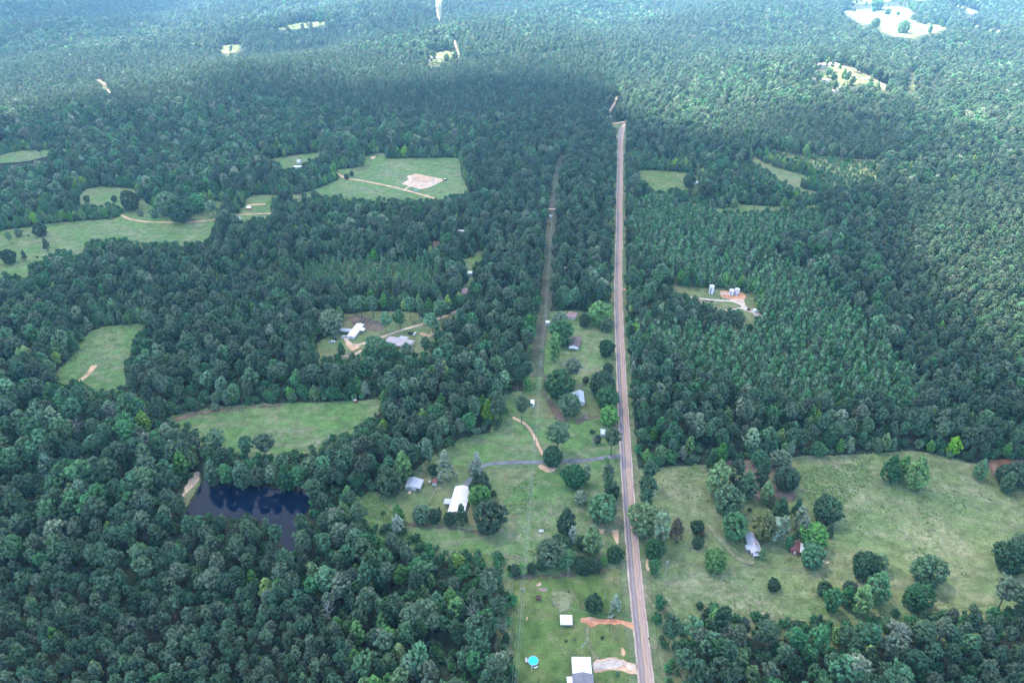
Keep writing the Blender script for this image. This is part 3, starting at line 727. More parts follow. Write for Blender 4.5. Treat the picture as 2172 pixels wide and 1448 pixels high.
# low trees where the young pines stand and far away share the same shapes at smaller scale
def sum_noise(x, y, sc, seed):
    r = np.random.default_rng(seed); s = 0
    for i in range(6):
        a = r.uniform(0, 6.28); f = r.uniform(.6, 1.8) / sc; ph = r.uniform(0, 6.28)
        s = s + np.sin((x * math.cos(a) + y * math.sin(a)) * f + ph)
    return s / 2.4

# ---- trees that stand by themselves: crown centre and width as seen, kind, leaf colour, label
T = [
 (1524,1009,46,'oval','bright','tall bright green oval tree at the top left of the grove in the hayfield'),
 (1564,1005,30,'column','dark','dark narrow tree right behind the tall bright oval tree of the grove'),
 (1587,1025,36,'oval','mid','green pointed tree in the middle of the upper grove'),
 (1612,970,35,'round','teal','blue-green round tree at the top edge of the hayfield grove'),
 (1619,1000,28,'column','dark','dark slender evergreen between two round trees of the grove'),
 (1658,975,44,'round','grey','grey-green round tree where the grove meets the forest'),
 (1672,1014,50,'round','dark','large dark round tree at the right side of the upper grove'),
 (1544,1057,60,'round','mid','broad lumpy green tree left in the grove, above the metal roofed house'),
 (1628,1041,30,'oval','bright','light green pointed tree right of the grove gap'),
 (1641,1064,26,'round','olive','olive brown small tree behind the silver leaved tree'),
 (1658,1078,34,'oval','mid','green oval tree just above the silver leaved tree'),
 (1560,1113,58,'round','mid','round green tree touching the upper end of the grey metal roof'),
 (1693,1078,26,'cedar','dark','dark pointed cedar alone right of the grove'),
 (1754,1078,58,'round','dark','large dark round tree alone in the middle of the hayfield'),
 (1624,1113,44,'oval','olive','tall olive tree close to the right of the old house'),
 (1646,1120,24,'column','silver','pale silver leaved tree beside the old house'),
 (1663,1119,26,'column','grey','grey tree right of the silver leaved tree'),
 (1700,1097,24,'column','grey','thin grey tree below the dark pointed cedar'),
 (1705,1117,22,'column','grey','short grey tree above the red barn'),
 (1729,1134,56,'round','bright','bright green round tree behind the red barn'),
 (1762,1124,18,'cedar','dark','small dark cedar at the right of the barn trees'),
 (1675,1149,20,'oval','mid','small green tree left of the red barn'),
 (1688,1136,18,'oval','mid','small green tree behind the red barn roof'),
 (1725,1177,52,'round','teal','round grey-green tree in front of the red barn'),
 (1519,1189,46,'round','bright','round bright green tree alone left of the old house'),
 (1481,1117,30,'round','dark','dark bushy tree above the round bush between the road and the old house'),
 (1488,1131,18,'round','brown','brownish small bush at the foot of the dark bushy tree'),
 (1480,1150,25,'round','dark','round dark bush below the dark bushy tree'),
 (1617,1172,18,'oval','bright','bright shrub at the lower corner of the grey metal roof'),
 (1365,1099,68,'round','bright','very large round tree overhanging the east edge of the road'),
 (1405,1117,34,'column','grey','grey-blue tree beside the very large roadside tree'),
 (1436,1120,30,'cedar','brown','brownish dark cedar right of the grey-blue roadside tree'),
 (1388,1163,42,'round','mid','green roadside tree below the very large one'),
 (1390,1200,24,'oval','mid','small green roadside tree beside the leaning pole'),
 (1375,1030,38,'pine','pine','dark pine beside the road at the hayfield corner'),
 (1374,1056,36,'pine','pine','dark pine just above the very large roadside tree'),
 (1378,995,36,'pine','pine','dark pine where the forest meets the hayfield beside the road'),
 (1511,975,24,'cedar','dark','small dark cedar against the forest edge above the grove'),
 (1560,978,14,'cedar','dark','tiny pointed cedar against the forest edge'),
 (1590,1080,11,'shrub','dark','dark little shrub in the clearing of the grove'),
 (1894,992,36,'oval','mid','left tree of the clump at the top of the hayfield'),
 (1919,987,30,'oval','bright','middle tree of the clump at the top of the hayfield'),
 (1909,1010,15,'cedar','mid','small pointed tree at the foot of the hayfield clump'),
 (1948,1000,44,'oval','bright','right tree of the clump at the top of the hayfield'),
 (2083,993,27,'oval','mid','pointed green tree left of the reddish muddy pond'),
 (2136,1004,40,'round','dark','dark bush tree right below the muddy pond'),
 (2163,1003,50,'round','dark','dark round tree at the right frame edge by the muddy pond'),
 (2141,1020,28,'oval','mid','green tree in front of the dark trees by the muddy pond'),
 (1839,1200,54,'round','dark','dark half of the double tree in the lower hayfield'),
 (1866,1191,42,'round','bright','bright half of the double tree in the lower hayfield'),
 (1866,1241,45,'oval','mid','oval green tree just below the double tree'),
 (1971,1210,68,'round','mid','big full tree at the lower right of the hayfield'),
 (1949,1265,56,'round','mid','green tree with a low crown below the big full hayfield tree'),
 (2146,1180,66,'round','dark','big dark tree at the right frame edge of the hayfield'),
 (2172,1150,40,'round','mid','green tree cut by the right frame edge'),
 (1750,1248,34,'round','dark','dark round bush left of the lower hayfield clump'),
 (1803,1246,30,'round','dark','dark bush behind the lower hayfield clump'),
 (1770,1270,36,'oval','mid','left green tree of the lower hayfield clump'),
 (1800,1262,30,'oval','mid','middle green tree of the lower hayfield clump'),
 (1832,1268,42,'oval','bright','right bright tree of the lower hayfield clump'),
 (2138,1248,56,'pine','pine2','grey pines with bare stems at the lower right of the hayfield'),
 (2172,1262,50,'pine','pine2','grey pine at the lower right corner of the hayfield'),
 (1641,1239,26,'round','dark','small round dark bush alone in the lower middle of the hayfield'),
 (1485,1283,18,'round','dark','small round dark bush above the lower right forest'),
 (1737,1317,22,'cedar','dark','dark pointed cedar at the near edge of the hayfield'),
 (1399,1276,18,'column','mid','narrow green tree starting the roadside row'),
 # farm, west of the road
 (1011,979,28,'cedar','silver','silver blue spruce at the bend of the asphalt drive'),
 (1000,992,18,'cedar','grey','small grey spruce beside the silver blue spruce'),
 (943,984,38,'cedar','grey','grey-green broad conifer above the little red shed'),
 (920,995,24,'round','dark','dark bush left of the grey-green conifer'),
 (828,1020,54,'round','pine2','large grey-green round tree left of the metal roofed garage'),
 (853,984,38,'oval','bright','bright green tree at the forest edge behind the garage'),
 (1010,1018,30,'cedar','dark','left of two dark cedars at the end of the asphalt drive'),
 (1026,1024,32,'cedar','dark','right of two dark cedars at the end of the asphalt drive'),
 (1019,1050,46,'round','bright','bright green lumpy tree along the white farmhouse roof'),
 (1036,1093,68,'round','dark','huge dark round tree below the white farmhouse'),
 (892,1089,38,'round','teal','blue-green round tree in the yard left of the white farmhouse'),
 (921,1093,30,'round','dark','dark round bush beside the blue-green yard tree'),
 (931,1080,10,'cedar','mid','tiny pointed tree in the yard'),
 (953,1098,28,'round','dark','dark round bush at the front of the white farmhouse'),
 (979,1089,28,'cedar','dark','dark pointed cedar at the lower end of the white roof'),
 (845,1087,26,'oval','bright','bright small tree at the left of the yard'),
 (842,1109,26,'oval','silver','silvery small tree at the lower left of the yard'),
 (812,1086,12,'shrub','mid','green shrub in the scrub left of the yard'),
 (1047,1046,15,'shrub','dark','dark shrub right of the bright lumpy tree'),
 (1171,966,42,'round','dark','round dark tree standing on the asphalt drive'),
 (1184,918,52,'pine','pine2','tall grey pine above the asphalt drive'),
 (1218,1008,50,'round','mid','green lumpy tree below the asphalt drive'),
 (1245,1003,20,'column','grey','grey narrow tree right behind the lumpy tree'),
 (1233,1053,30,'round','grey','grey-green round bush between two larger trees'),
 (1277,1075,60,'round','mid','large round tree beside the west edge of the road'),
 (1298,1042,36,'round','dark','dark round tree at the road edge above the large one'),
 (1291,1000,28,'pine','pine2','grey pine beside the road below the drive entrance'),
 (1291,1022,28,'pine','pine2','second grey pine beside the road below the drive entrance'),
 (1287,974,12,'shrub','bright','bright shrub at the drive entrance'),
 (1201,1106,42,'oval','dark','tall dark tree left of the silver column tree'),
 (1214,1133,20,'column','silver','slim silver leaved tree in the lower pasture'),
 (1257,1142,42,'oval','bright','bright green tree above the hedge'),
 (1240,1150,30,'round','dark','dark tree left of the bright one above the hedge'),
 (1304,1174,36,'round','dark','dark oval tree between the hedge and the road'),
 (1165,1170,58,'round','pine2','large grey-green tree at the left of the hedge'),
 (1200,1184,42,'round','mid','green tree at the right of the large hedge tree'),
 (1188,1152,42,'round','pine2','grey-green tree behind the large hedge tree'),
 (1108,1205,24,'round','bright','bright bush in the hedge under the power line'),
 (1128,1203,22,'round','dark','dark bush in the hedge right of the power line'),
 (1092,1208,24,'round','dark','dark bush at the left end of the hedge'),
 (1235,1198,36,'round','dark','dark bushes in the middle of the hedge'),
 (1262,1197,34,'round','dark','dark bush in the right part of the hedge'),
 (1280,1188,20,'round','bright','pale bright bush at the right end of the hedge'),
 (1149,1196,24,'round','dark','low dark bush at the foot of the large hedge tree'),
 (1259,1279,38,'round','dark','round dark green tree on the lawn above the red driveway'),
 (1307,1276,24,'cedar','silver','grey conifer on the lawn next to the road'),
 (1296,1297,16,'cedar','grey','small grey-green conifer at the foot of the lawn conifer'),
 (1309,1428,12,'shrub','teal','pale round shrub in the front lawn'),
 (1200,1358,9,'shrub','mid','left of two small bushes on the lawn'),
 (1219,1355,8,'shrub','mid','right of two small bushes on the lawn'),
 (1143,1267,13,'shrub','maroon','dark red leaved bush on the lawn'),
 (1277,1351,9,'shrub','brown','brown little bush beside the worn track'),
 (1206,1253,5,'shrub','dark','tiny dark bush in the upper lawn'),
 (1272,662,48,'round','bright','tall bright tree beside the road at the top yard'),
 (1286,688,26,'round','mid','green tree at the foot of the tall bright roadside tree'),
 (1192,704,52,'round','mid','dark green broad tree left of the brown roofed house'),
 (1188,676,32,'round','grey','grey-green tree left of the reddish roof'),
 (1240,678,26,'round','dark','dark tree right below the reddish roof'),
 (1177,733,24,'column','bright','bright columnar tree under the power line'),
 (1286,737,34,'round','dark','round dark tree on the lawn beside the road'),
 (1217,777,34,'pine','pine2','pine on the lawn below the brown roofed house'),
 (1242,805,18,'shrub','dark','dark shrub at the lawn hedge'),
 (1277,812,54,'round','dark','broad dark tree at the road above the white roofed cottage'),
 (1289,780,22,'round','dark','small dark tree at the road above the broad one'),
 (1294,790,12,'cedar','dark','tiny dark cedar at the road'),
 (1188,812,62,'round','mid','very broad tree left above the white roofed cottage'),
 (1209,856,46,'round','mid','round tree hiding the lower left of the white roofed cottage'),
 (1288,842,48,'round','mid','tree overhanging the road right of the cottage'),
 (1291,880,40,'round','bright','green tree at the road below the cottage'),
 (1107,857,36,'pine','pine2','dark pine left of the white shed'),
 (1299,925,40,'pine','pine2','grey pine hanging over the road beside the small grey shed'),
 (1268,930,20,'round','dark','small dark tree left of the small grey shed'),
 (1256,915,14,'shrub','dark','dark shrub in the upper pasture'),
 (1150,744,10,'shrub','mid','small shrub below the power line'),
 # house glade
 (700,682,50,'round','grey','grey-green round tree left of the white mobile home'),
 (816,676,28,'wood','teal','tall tree at the glade, left of the track'),
 (847,672,28,'wood','mid','tree with a bare stem above the track'),
 (916,678,36,'wood','teal','tall tree right of the track in the house glade'),
 (934,652,36,'wood','mid','tree above the bend of the track'),
 (868,643,24,'pine','teal','slim pine with a bare stem above the house glade'),
 (789,643,26,'pine','pine','left pine with a bare stem above the house glade'),
 (764,641,38,'pine','pine','broad pine at the top left of the house glade'),
 (888,645,24,'pine','pine','dark pine at the top right of the house glade'),
 (723,738,18,'oval','mid','small tree at the lower left of the house glade'),
 (797,735,46,'round','mid','round tree in front of the grey roofed house'),
 (830,745,34,'round','mid','green tree at the lower left corner of the grey roofed house'),
 (862,742,26,'pine','pine','dark pine at the lower right of the grey roofed house'),
 (903,728,22,'pine','pine','dark pine at the right side of the house glade'),
 # above the pond
 (456,930,40,'pine','pine2','tall pine with bare stem left above the pond'),
 (520,942,36,'pine','pine','thin crowned tall pine between pond and pasture'),
 (558,938,44,'pine','pine','tallest open crowned pine between pond and pasture'),
 (456,862,20,'shrub','grey','grey bush at the top of the long pasture'),
 (448,1000,34,'oval','teal','first tree from the left on the far bank of the pond'),
 (478,1003,36,'wood','mid','second tree from the left on the far bank of the pond'),
 (510,1004,38,'oval','teal','third tree from the left on the far bank of the pond'),
 (543,1008,36,'wood','pine2','fourth tree from the left on the far bank of the pond'),
 (575,1004,34,'wood','pine2','fifth tree from the left on the far bank of the pond'),
 (604,1012,34,'oval','mid','sixth tree from the left on the far bank of the pond'),
 (632,1008,36,'wood','mid','seventh tree from the left on the far bank of the pond'),
 (660,990,44,'wood','pine2','tree on the far bank at the right end of the pond'),
 # left pasture
 (84,486,27,'round','dark','dark round tree at the left pasture'),
 (96,517,16,'cedar','dark','dark cedar below the round tree in the left pasture'),
 (17,500,15,'wood','mid','left of two small trees at the left frame edge'),
 (38,493,18,'round','teal','right of two small trees near the left frame edge'),
 (17,543,29,'round','dark','dark round tree at the left frame edge'),
 (50,541,13,'cedar','dark','small cedar right of the dark round tree at the frame edge'),
 (60,499,5,'shrub','dark','tiny bush in the left pasture'),
 (79,545,6,'shrub','dark','tiny bush near the clay patch'),
 (274,424,38,'round','dark','round tree alone in the upper left pasture'),
 (297,451,14,'round','grey','small greyish tree above the dirt track'),
 (326,452,20,'round','teal','small tree next to the tree group above the track'),
 (352,430,46,'round','mid','left tree of the group above the dirt track'),
 (380,443,50,'round','dark','middle tree of the group above the dirt track'),
 (416,430,38,'round','mid','right tree of the group above the dirt track'),
 (448,436,28,'wood','teal','tree with a bare stem right of the group above the track'),
 (242,421,14,'round','dark','small tree left of the lone round tree'),
 (183,421,14,'round','mid','bush at the left of the upper left pasture'),
 (158,424,24,'round','dark','dark tree at the left end of the upper left pasture'),
 (735,374,12,'round','dark','left of two small round trees by the orange track'),
 (746,368,11,'round','dark','right of two small round trees by the orange track'),
 (767,337,20,'wood','mid','tree by the sheds above the building pad'),
 (1463,382,28,'round','dark','dark round tree left of the small far house on the lawn'),
 # far field
 (1918,57,24,'round','mid','lone round tree in the pale far field'),
 (1859,48,20,'round','mid','tree at the left of the pale far field'),
 (1855,20,11,'round','mid','small tree on the upper edge of the pale far field'),
 (1812,22,7,'round','mid','tiny tree at the upper left of the pale far field'),
 (1884,25,13,'round','mid','low bush group in the upper far field'),
 (1905,29,8,'round','mid','small bush right of the low bush group in the far field'),
 (1940,36,15,'round','mid','first tree of the row at the right of the far field'),
 (1952,40,18,'round','mid','second tree of the row at the right of the far field'),
 (1963,44,16,'round','mid','third tree of the row at the right of the far field'),
 (1977,48,10,'round','mid','last small tree of the row at the right of the far field'),
 (1974,62,10,'oval','mid','narrow tree at the lower right of the far field'),
 (2000,54,9,'round','mid','small bush at the right end of the far field'),
 (1862,8,24,'round','mid','dark tree belt above the far field'),
 (1772,165,16,'wood','mid','tree in the middle of the far settlement'),
 (1758,152,18,'wood','mid','tree beside the long far building'),
 (1797,162,16,'wood','mid','tree at the junction of the far tracks'),
 (1845,182,22,'wood','mid','tree below the far track'),
 (947,121,14,'round','mid','round tree in the far yellow clearing'),
]
PLACED = []
def place_tree(cx, cy, w, kind, colour, label, group=None):
    K = KIND[kind]
    # crown centre height found with the scale, then position from it
    if w > 20: w *= 1.14
    s = scale_at(cx, cy); k = 1.0
    for _ in range(3):
        r = w / 2 / s
        k = r / (K['R'] * 1.02)
        kz = k
        if kind == 'pine': kz = min(max(k, .8), 1.15)
        if kind in ('wood',): kz = min(max(k, .65), 1.1)
        zc = (K['z0'] + K['h']) / 2 * kz
        s = scale_at(cx, cy, zc)
    p = U(cx, cy, zc); p.z = th(p.x, p.y)
    i = len(PLACED); v = K['v'][i % len(K['v'])]
    nm = {'pine': 'pine_tree', 'shrub': 'shrub', 'cedar': 'conifer_tree'}.get(kind, 'broadleaf_tree')
    e = empty(nm, p, i * 1.3, label, 'shrub' if kind == 'shrub' else 'tree', group)
    e.scale = (k, k, kz)
    c = link("crown", v[0], e); c.material_slots[0].link = 'OBJECT'; c.material_slots[0].material = LEAF[colour]
    if kind != 'shrub': link("trunk", v[1], e)
    PLACED.append((p.x, p.y, k * K['R']))
for t in T: place_tree(*t)
def dead_tree(px, py, h, label):
    p = UG(px, py); e = empty("dead_tree", p, px * .1, label, "tree"); e.scale = (h / 15,) * 3
    link("trunk", DEAD, e); PLACED.append((p.x, p.y, 2))
dead_tree(1258, 950, 11, "bare dead tree in the upper pasture left of the small grey shed")
dead_tree(250, 905, 21, "leafless grey tree above the canopy left of the long pasture")
dead_tree(318, 905, 20, "leafless grey tree at the upper left end of the long pasture")
dead_tree(175, 930, 19, "bare pale branches among the woods below the oval pasture")
dead_tree(700, 1325, 17, "bare pale snag in the woods between plantation and bottom edge")
dead_tree(1002, 1330, 17, "silvery bare tree in the woods left of the lawn")
dead_tree(1440, 1420, 16, "bare pinkish grey tree in the lower right woods beside the road")
dead_tree(1205, 1220, 8, "bare grey dead tree rising from the hedge")

# ---- the woods
rng = np.random.default_rng(11)
bands = [(190, 700, 5.0), (700, 1400, 5.4), (1400, 2400, 7.0), (2400, 3700, 9.0)]
PX, PY, SP = [], [], []
for d0, d1, s in bands:
    xmax = d1 * .95 + 150
    xs, ys = np.meshgrid(np.arange(-xmax, xmax, s), np.arange(0, d1 + s, s))
    xs = xs.ravel(); ys = ys.ravel()
    xs = xs + rng.uniform(-.46, .46, xs.shape) * s; ys = ys + rng.uniform(-.46, .46, ys.shape) * s
    d = np.hypot(xs * .55, ys)
    z = terrain(xs, ys); a, b, zc = proj(xs, ys, z + 8)
    ok = (d >= d0) & (d < d1) & (zc > 10) & (a > -230) & (a < 2400) & (b > -14) & (b < 1448 + 230)
    PX.append(xs[ok]); PY.append(ys[ok]); SP.append(np.full(ok.sum(), s))
X = np.concatenate(PX); Y = np.concatenate(PY); S0 = np.concatenate(SP)
Zg = terrain(X, Y)
A0, B0, _ = proj(X, Y, Zg)
N = len(X)
R1 = rng.random(N); R2 = rng.random(N); R3 = rng.random(N)
n1 = sum_noise(X, Y, 60, 1); n2 = sum_noise(X, Y, 110, 2); n3 = sum_noise(X, Y, 25, 3); n4 = sum_noise(X, Y, 200, 4)

REG = {
 'plant_low': [(-300,1225),(180,1230),(400,1270),(620,1290),(740,1330),(760,1400),(780,1700),(-300,1700)],
 'young_e': [(1345,640),(1400,690),(1460,700),(1440,660),(1420,560),(1500,545),(1600,560),(1680,575),(1740,600),(1850,720),(1930,800),(1990,850),(1900,880),(1790,865),(1700,880),(1560,850),(1480,830),(1400,770),(1345,760)],
 'young_e2': [(1340,440),(1400,420),(1480,455),(1640,460),(1760,470),(1740,510),(1640,560),(1420,570),(1345,600)],
 'young_w': [(625,580),(660,560),(760,552),(880,556),(925,575),(960,600),(940,620),(880,628),(800,625),(700,632),(640,612)],
 'pine_row': [(1385,628),(1440,644),(1500,668),(1560,684),(1590,722),(1545,718),(1480,700),(1420,678),(1375,655)],
 'plant_e': [(1880,420),(2400,370),(2400,960),(2100,900),(1990,850),(1930,800),(1900,700),(1850,560)],
 'plant_n': [(-300,130),(200,120),(700,110),(950,140),(1290,110),(1290,250),(1000,260),(600,235),(300,240),(-300,280)],
 'plant_ne': [(1500,230),(1700,240),(1900,285),(1920,330),(1880,350),(1700,320),(1560,290)],
 'scrub': [(1575,345),(1640,325),(1720,335),(1860,345),(1860,400),(1800,425),(1700,425),(1620,400),(1560,380)],
 'scrub2': [(1380,445),(1500,425),(1570,432),(1560,455),(1400,452)],
 'hard_l': [(-300,700),(110,690),(190,840),(340,900),(420,960),(400,1080),(200,1130),(-300,1120)],
 'hard_c': [(700,1150),(860,1140),(1000,1180),(1090,1190),(1090,1600),(790,1600),(760,1400),(740,1300)],
 'hard_fl': [(-300,250),(600,230),(980,300),(980,340),(820,330),(600,360),(440,430),(-300,440)],
}
inr = {k: pip(A0, B0, v) for k, v in REG.items()}
kinds = ['pine', 'plant', 'wood', 'round', 'oval', 'young', 'cedar', 'column', 'shrub']
kid = np.zeros(N, int); prob = np.ones(N); sc = np.ones(N)
# default: mixed pines and hardwoods in patches
mixv = n1 * .5 + n4 * .6 + n3 * .35
def choose(mask, table, r):
    """table: list of (cumulative p, kind, acceptance spacing, scale)"""
    lo = 0
    for p, kname, spc, s in table:
        m = mask & (r >= lo) & (r < p); lo = p
        kid[m] = kinds.index(kname); prob[m] = np.minimum(1, (S0[m] / spc) ** 2); sc[m] = s
allm = np.ones(N, bool)
choose(allm, [(.56, 'pine', 7.6, 1.02), (.82, 'wood', 8.0, 1.0), (.93, 'oval', 7.2, .94), (.97, 'column', 6.5, .8), (1.01, 'cedar', 6, 1.0)], R1)
choose(mixv > .5, [(.22, 'pine', 7.7, 1.03), (.82, 'wood', 8.3, 1.08), (.97, 'oval', 7.2, .95), (1.01, 'column', 6, .9)], R1)
choose(mixv < -.6, [(.86, 'pine', 7.0, .94), (.93, 'wood', 7.0, .8), (1.01, 'oval', 7, .8)], R1)
choose(inr['hard_l'] | inr['hard_fl'], [(.30, 'pine', 8.6, 1.12), (.86, 'wood', 9.4, 1.26), (.97, 'oval', 8.2, 1.1), (1.01, 'column', 6, .9)], R1)
choose(inr['hard_c'], [(.30, 'pine', 7.8, 1.04), (.66, 'wood', 8.0, 1.04), (.90, 'oval', 7.0, .96), (1.01, 'cedar', 6, 1.2)], R1)
choose(inr['plant_low'], [(.90, 'plant', 5.2, .98), (.94, 'wood', 6, .72), (1.01, 'oval', 5.6, .66)], R1)
choose(inr['plant_e'], [(.82, 'plant', 5.6, 1.1), (.93, 'wood', 7, .8), (1.01, 'oval', 6, .75)], R1)
choose(inr['plant_n'] | inr['plant_ne'], [(.96, 'plant', 6.0, 1.05), (1.01, 'wood', 7, .8)], R1)
ye = inr['young_e'] | inr['young_e2']
choose(ye, [(.84, 'young', 4.9, 1.42), (.90, 'plant', 6, .9), (.95, 'oval', 6, .6), (1.01, 'wood', 6, .6)], R1)
choose(inr['young_w'], [(.9, 'young', 4.9, .95), (1.01, 'shrub', 5, 1.0)], R1)
choose(inr['scrub'] | inr['scrub2'], [(.5, 'young', 6.0, .75), (.75, 'shrub', 6, 1.2), (1.01, 'round', 8.5, .55)], R1)
choose(inr['pine_row'], [(1.01, 'plant', 5.0, 1.0)], R1)
# groves of taller pine inside the young stand
choose(ye & ~inr['pine_row'] & (n1 + n3 * .4 > 1.15), [(.8, 'pine', 6.4, .85), (1.01, 'wood', 7, .8)], R1)
edge_ = np.zeros(N, bool)
for nm_, poly in CLEAR.items():
    if nm_.startswith('far') or nm_ in ('junction', 'track_top', 'bare'): continue
    for dx, dy in ((0, 7), (0, 13), (-10, 3), (10, 3)): edge_ |= pip(A0 + dx, B0 + dy, poly)
choose(edge_ & (R3 < .75), [(.45, 'oval', 5.6, .85), (.85, 'round', 6.0, .68), (1.01, 'cedar', 5.5, 1.1)], R1)
far = np.hypot(X, Y) > 1400
sc = sc * np.where(far, 1.12, 1.0) * np.where(np.hypot(X, Y) > 2400, 1.22, 1.0)
sc = sc * (0.70 + .60 * rng.random(N))
asp = 1 + .16 * rng.uniform(-1, 1, N)
keep = R2 < prob
hh = np.array([KIND[k]['h'] for k in kinds])[kid] * sc
rr = np.array([KIND[k]['R'] for k in kinds])[kid] * sc
Z0k = np.array([KIND[k]['z0'] for k in kinds])[kid] * sc
# nothing stands in, or hides, the open places
for q in (0, .5, .93):
    for off in ((0, -.7, .7) if q == .5 else (0,)):
        a, b, _ = proj(X + off * rr, Y, Zg + hh * q)
        for kk, poly in CLEAR.items(): keep &= ~(pip(a, b, poly) & ((R3 > .03) if kk[:-1] == 'far_field_' and kk[-1] not in 'a' else True))
rp = [(p.x, p.y) for p in road_pts]; keep &= dist_poly(X, Y, rp, False) > 5.2 + rr * .9
cpnts = [(p.x, p.y) for p in corr_pts]; keep &= dist_poly(X, Y, cpnts, False) > 3.8 + rr * .62
pondw = [tuple(UG(*p)[:2]) for p in pond_poly]; keep &= ~pip(X, Y, pondw) & (dist_poly(X, Y, pondw) > 2)
keep &= ~pip(X, Y, [tuple(UG(*p)[:2]) for p in CLEAR['farm']])
for (a, b, r) in PLACED:
    keep &= np.hypot(X - a, Y - b) > (r * .75 + rr * .45)
idx = np.nonzero(keep)[0]

# materials per kind by chance
def colour_for(k, r, nn, x, y, px, py):
    if k == 'pine': return 'pine' if r < .72 else 'pine2'
    if k == 'plant': return 'pine' if r < .5 else 'pine2'
    if k == 'wood': return 'mid' if r < .50 else ('teal' if r < .68 else ('dark' if r < .80 else ('pine2' if r < .9 else 'grey')))
    if k == 'round': return 'mid'
    if k == 'oval': return 'bright' if r < .55 else ('yellow' if r < .70 else 'teal')
    if k == 'young': return 'young'
    if k == 'cedar': return 'dark' if r < .8 else 'grey'
    if k == 'column': return 'teal' if r < .6 else ('grey' if r < .93 else 'silver')
    return 'mid'

# which stand alone as things: those that show largest, per kind
zc_all = Y * cp - (Zg - CAM_H) * sp
size = rr / zc_all
a5, b5, _ = proj(X, Y, Zg + hh * .7)
inframe = (a5 > 0) & (a5 < 2172) & (b5 > 0) & (b5 < 1448)
class_of = {'pine': 'pine_tree', 'plant': 'pine_tree', 'young': 'young_pine_tree', 'wood': 'broadleaf_tree', 'round': 'broadleaf_tree', 'oval': 'broadleaf_tree', 'column': 'broadleaf_tree', 'cedar': 'conifer_tree', 'shrub': 'shrub'}
CNAME = {'pine_tree': 'pine', 'young_pine_tree': 'young pine', 'broadleaf_tree': 'broadleaf tree', 'conifer_tree': 'conifer', 'shrub': 'shrub'}
KC = np.array([class_of[k] for k in kinds])[kid]
already = {'pine_tree': 30, 'broadleaf_tree': 150, 'conifer_tree': 30, 'young_pine_tree': 0, 'shrub': 20}
single = np.zeros(N, bool)
for cl in already:
    c = idx[(KC[idx] == cl) & inframe[idx]]
    c = c[np.argsort(-size[c])][:max(0, 300 - already[cl])]
    single[c] = True
LC = {'pine': 'dark green', 'pine2': 'grey-green', 'mid': 'mid green', 'teal': 'blue-green', 'dark': 'dark', 'grey': 'grey leaved', 'silver': 'silver leaved', 'bright': 'bright green', 'yellow': 'yellow-green', 'young': 'light green'}
LAND = [((60,1420),"at the lower left corner"),((200,1300),"above the lower left corner"),((200,1420),"at the bottom edge, left quarter"),((380,1420),"at the bottom edge below the pond's left end"),
 ((560,1420),"at the bottom edge below the pond's right end"),((740,1420),"at the bottom edge, left of the lawn woods"),((900,1400),"at the bottom edge, left of the pool"),((1040,1400),"beside the lawn with the pool"),
 ((1050,1260),"beside the upper left corner of the lawn"),((960,1200),"below the pasture of the white farmhouse"),((820,1170),"at the scrubby corner of the farm pasture"),((700,1120),"right of the pond's lower tip"),
 ((640,1220),"just below the pond's lower tip"),((480,1130),"on the near shore of the pond"),((330,1060),"left of the sandy dam"),((400,1240),"between the pond and the plantation"),((150,1180),"at the left edge below the pond's level"),
 ((60,1000),"at the left edge level with the pond"),((240,960),"left above the sandy dam"),((560,1000),"on the far shore of the pond"),((760,1000),"between the pond and the garage"),((900,930),"above the garage"),
 ((1000,860),"left of the white shed"),((1030,740),"left of the power line at the top yard"),((880,800),"below the grey roofed house"),((650,800),"above the long pasture"),((440,800),"between the oval and the long pasture"),
 ((100,880),"below the oval pasture"),((1430,1350),"beside the road at the lower right"),((1430,1430),"at the bottom edge right of the road"),((1600,1420),"at the bottom edge, right of its middle"),((1800,1430),"at the bottom edge, right third"),
 ((2000,1430),"at the bottom edge near the right corner"),((2130,1400),"at the lower right corner"),((1560,1330),"at the near edge of the hayfield, left part"),((1780,1350),"at the near edge of the hayfield, middle"),((2020,1330),"at the near edge of the hayfield, right part"),
 ((1430,950),"at the far left corner of the hayfield"),((1600,920),"above the hayfield grove"),((1800,920),"above the middle of the hayfield"),((1900,910),"by the bare spot above the hayfield"),((2060,930),"left above the muddy pond"),((2150,900),"above the muddy pond"),
 ((1380,850),"beside the road across from the cottage"),((1380,720),"beside the road across from the top yard"),((1400,600),"left of the well pad"),((1520,740),"below the well pad"),((1700,700),"right of the well pad"),((1500,840),"in the young pine stand left part"),
 ((1660,800),"in the young pine stand middle"),((1800,830),"in the young pine stand right part"),((1950,820),"where the young pines meet the taller woods"),((2100,760),"at the right edge above the muddy pond"),((1560,580),"above the well pad"),((1240,600),"between the power line and the road"),
 ((760,600),"in the young stand above the house glade"),((560,680),"left of the house glade"),((1680,380),"in the scrubland at the upper right"),((1460,440),"below the far east lawn"),((1380,500),"beside the road's upper part"),((300,620),"above the oval pasture"),((300,540),"below the far left pasture")]
def where(px, py):
    d = [(px - a[0]) ** 2 + (1.3 * (py - a[1])) ** 2 for a, _ in LAND]
    return LAND[int(np.argmin(d))][1]
SZ = ("small ", "", "large ")
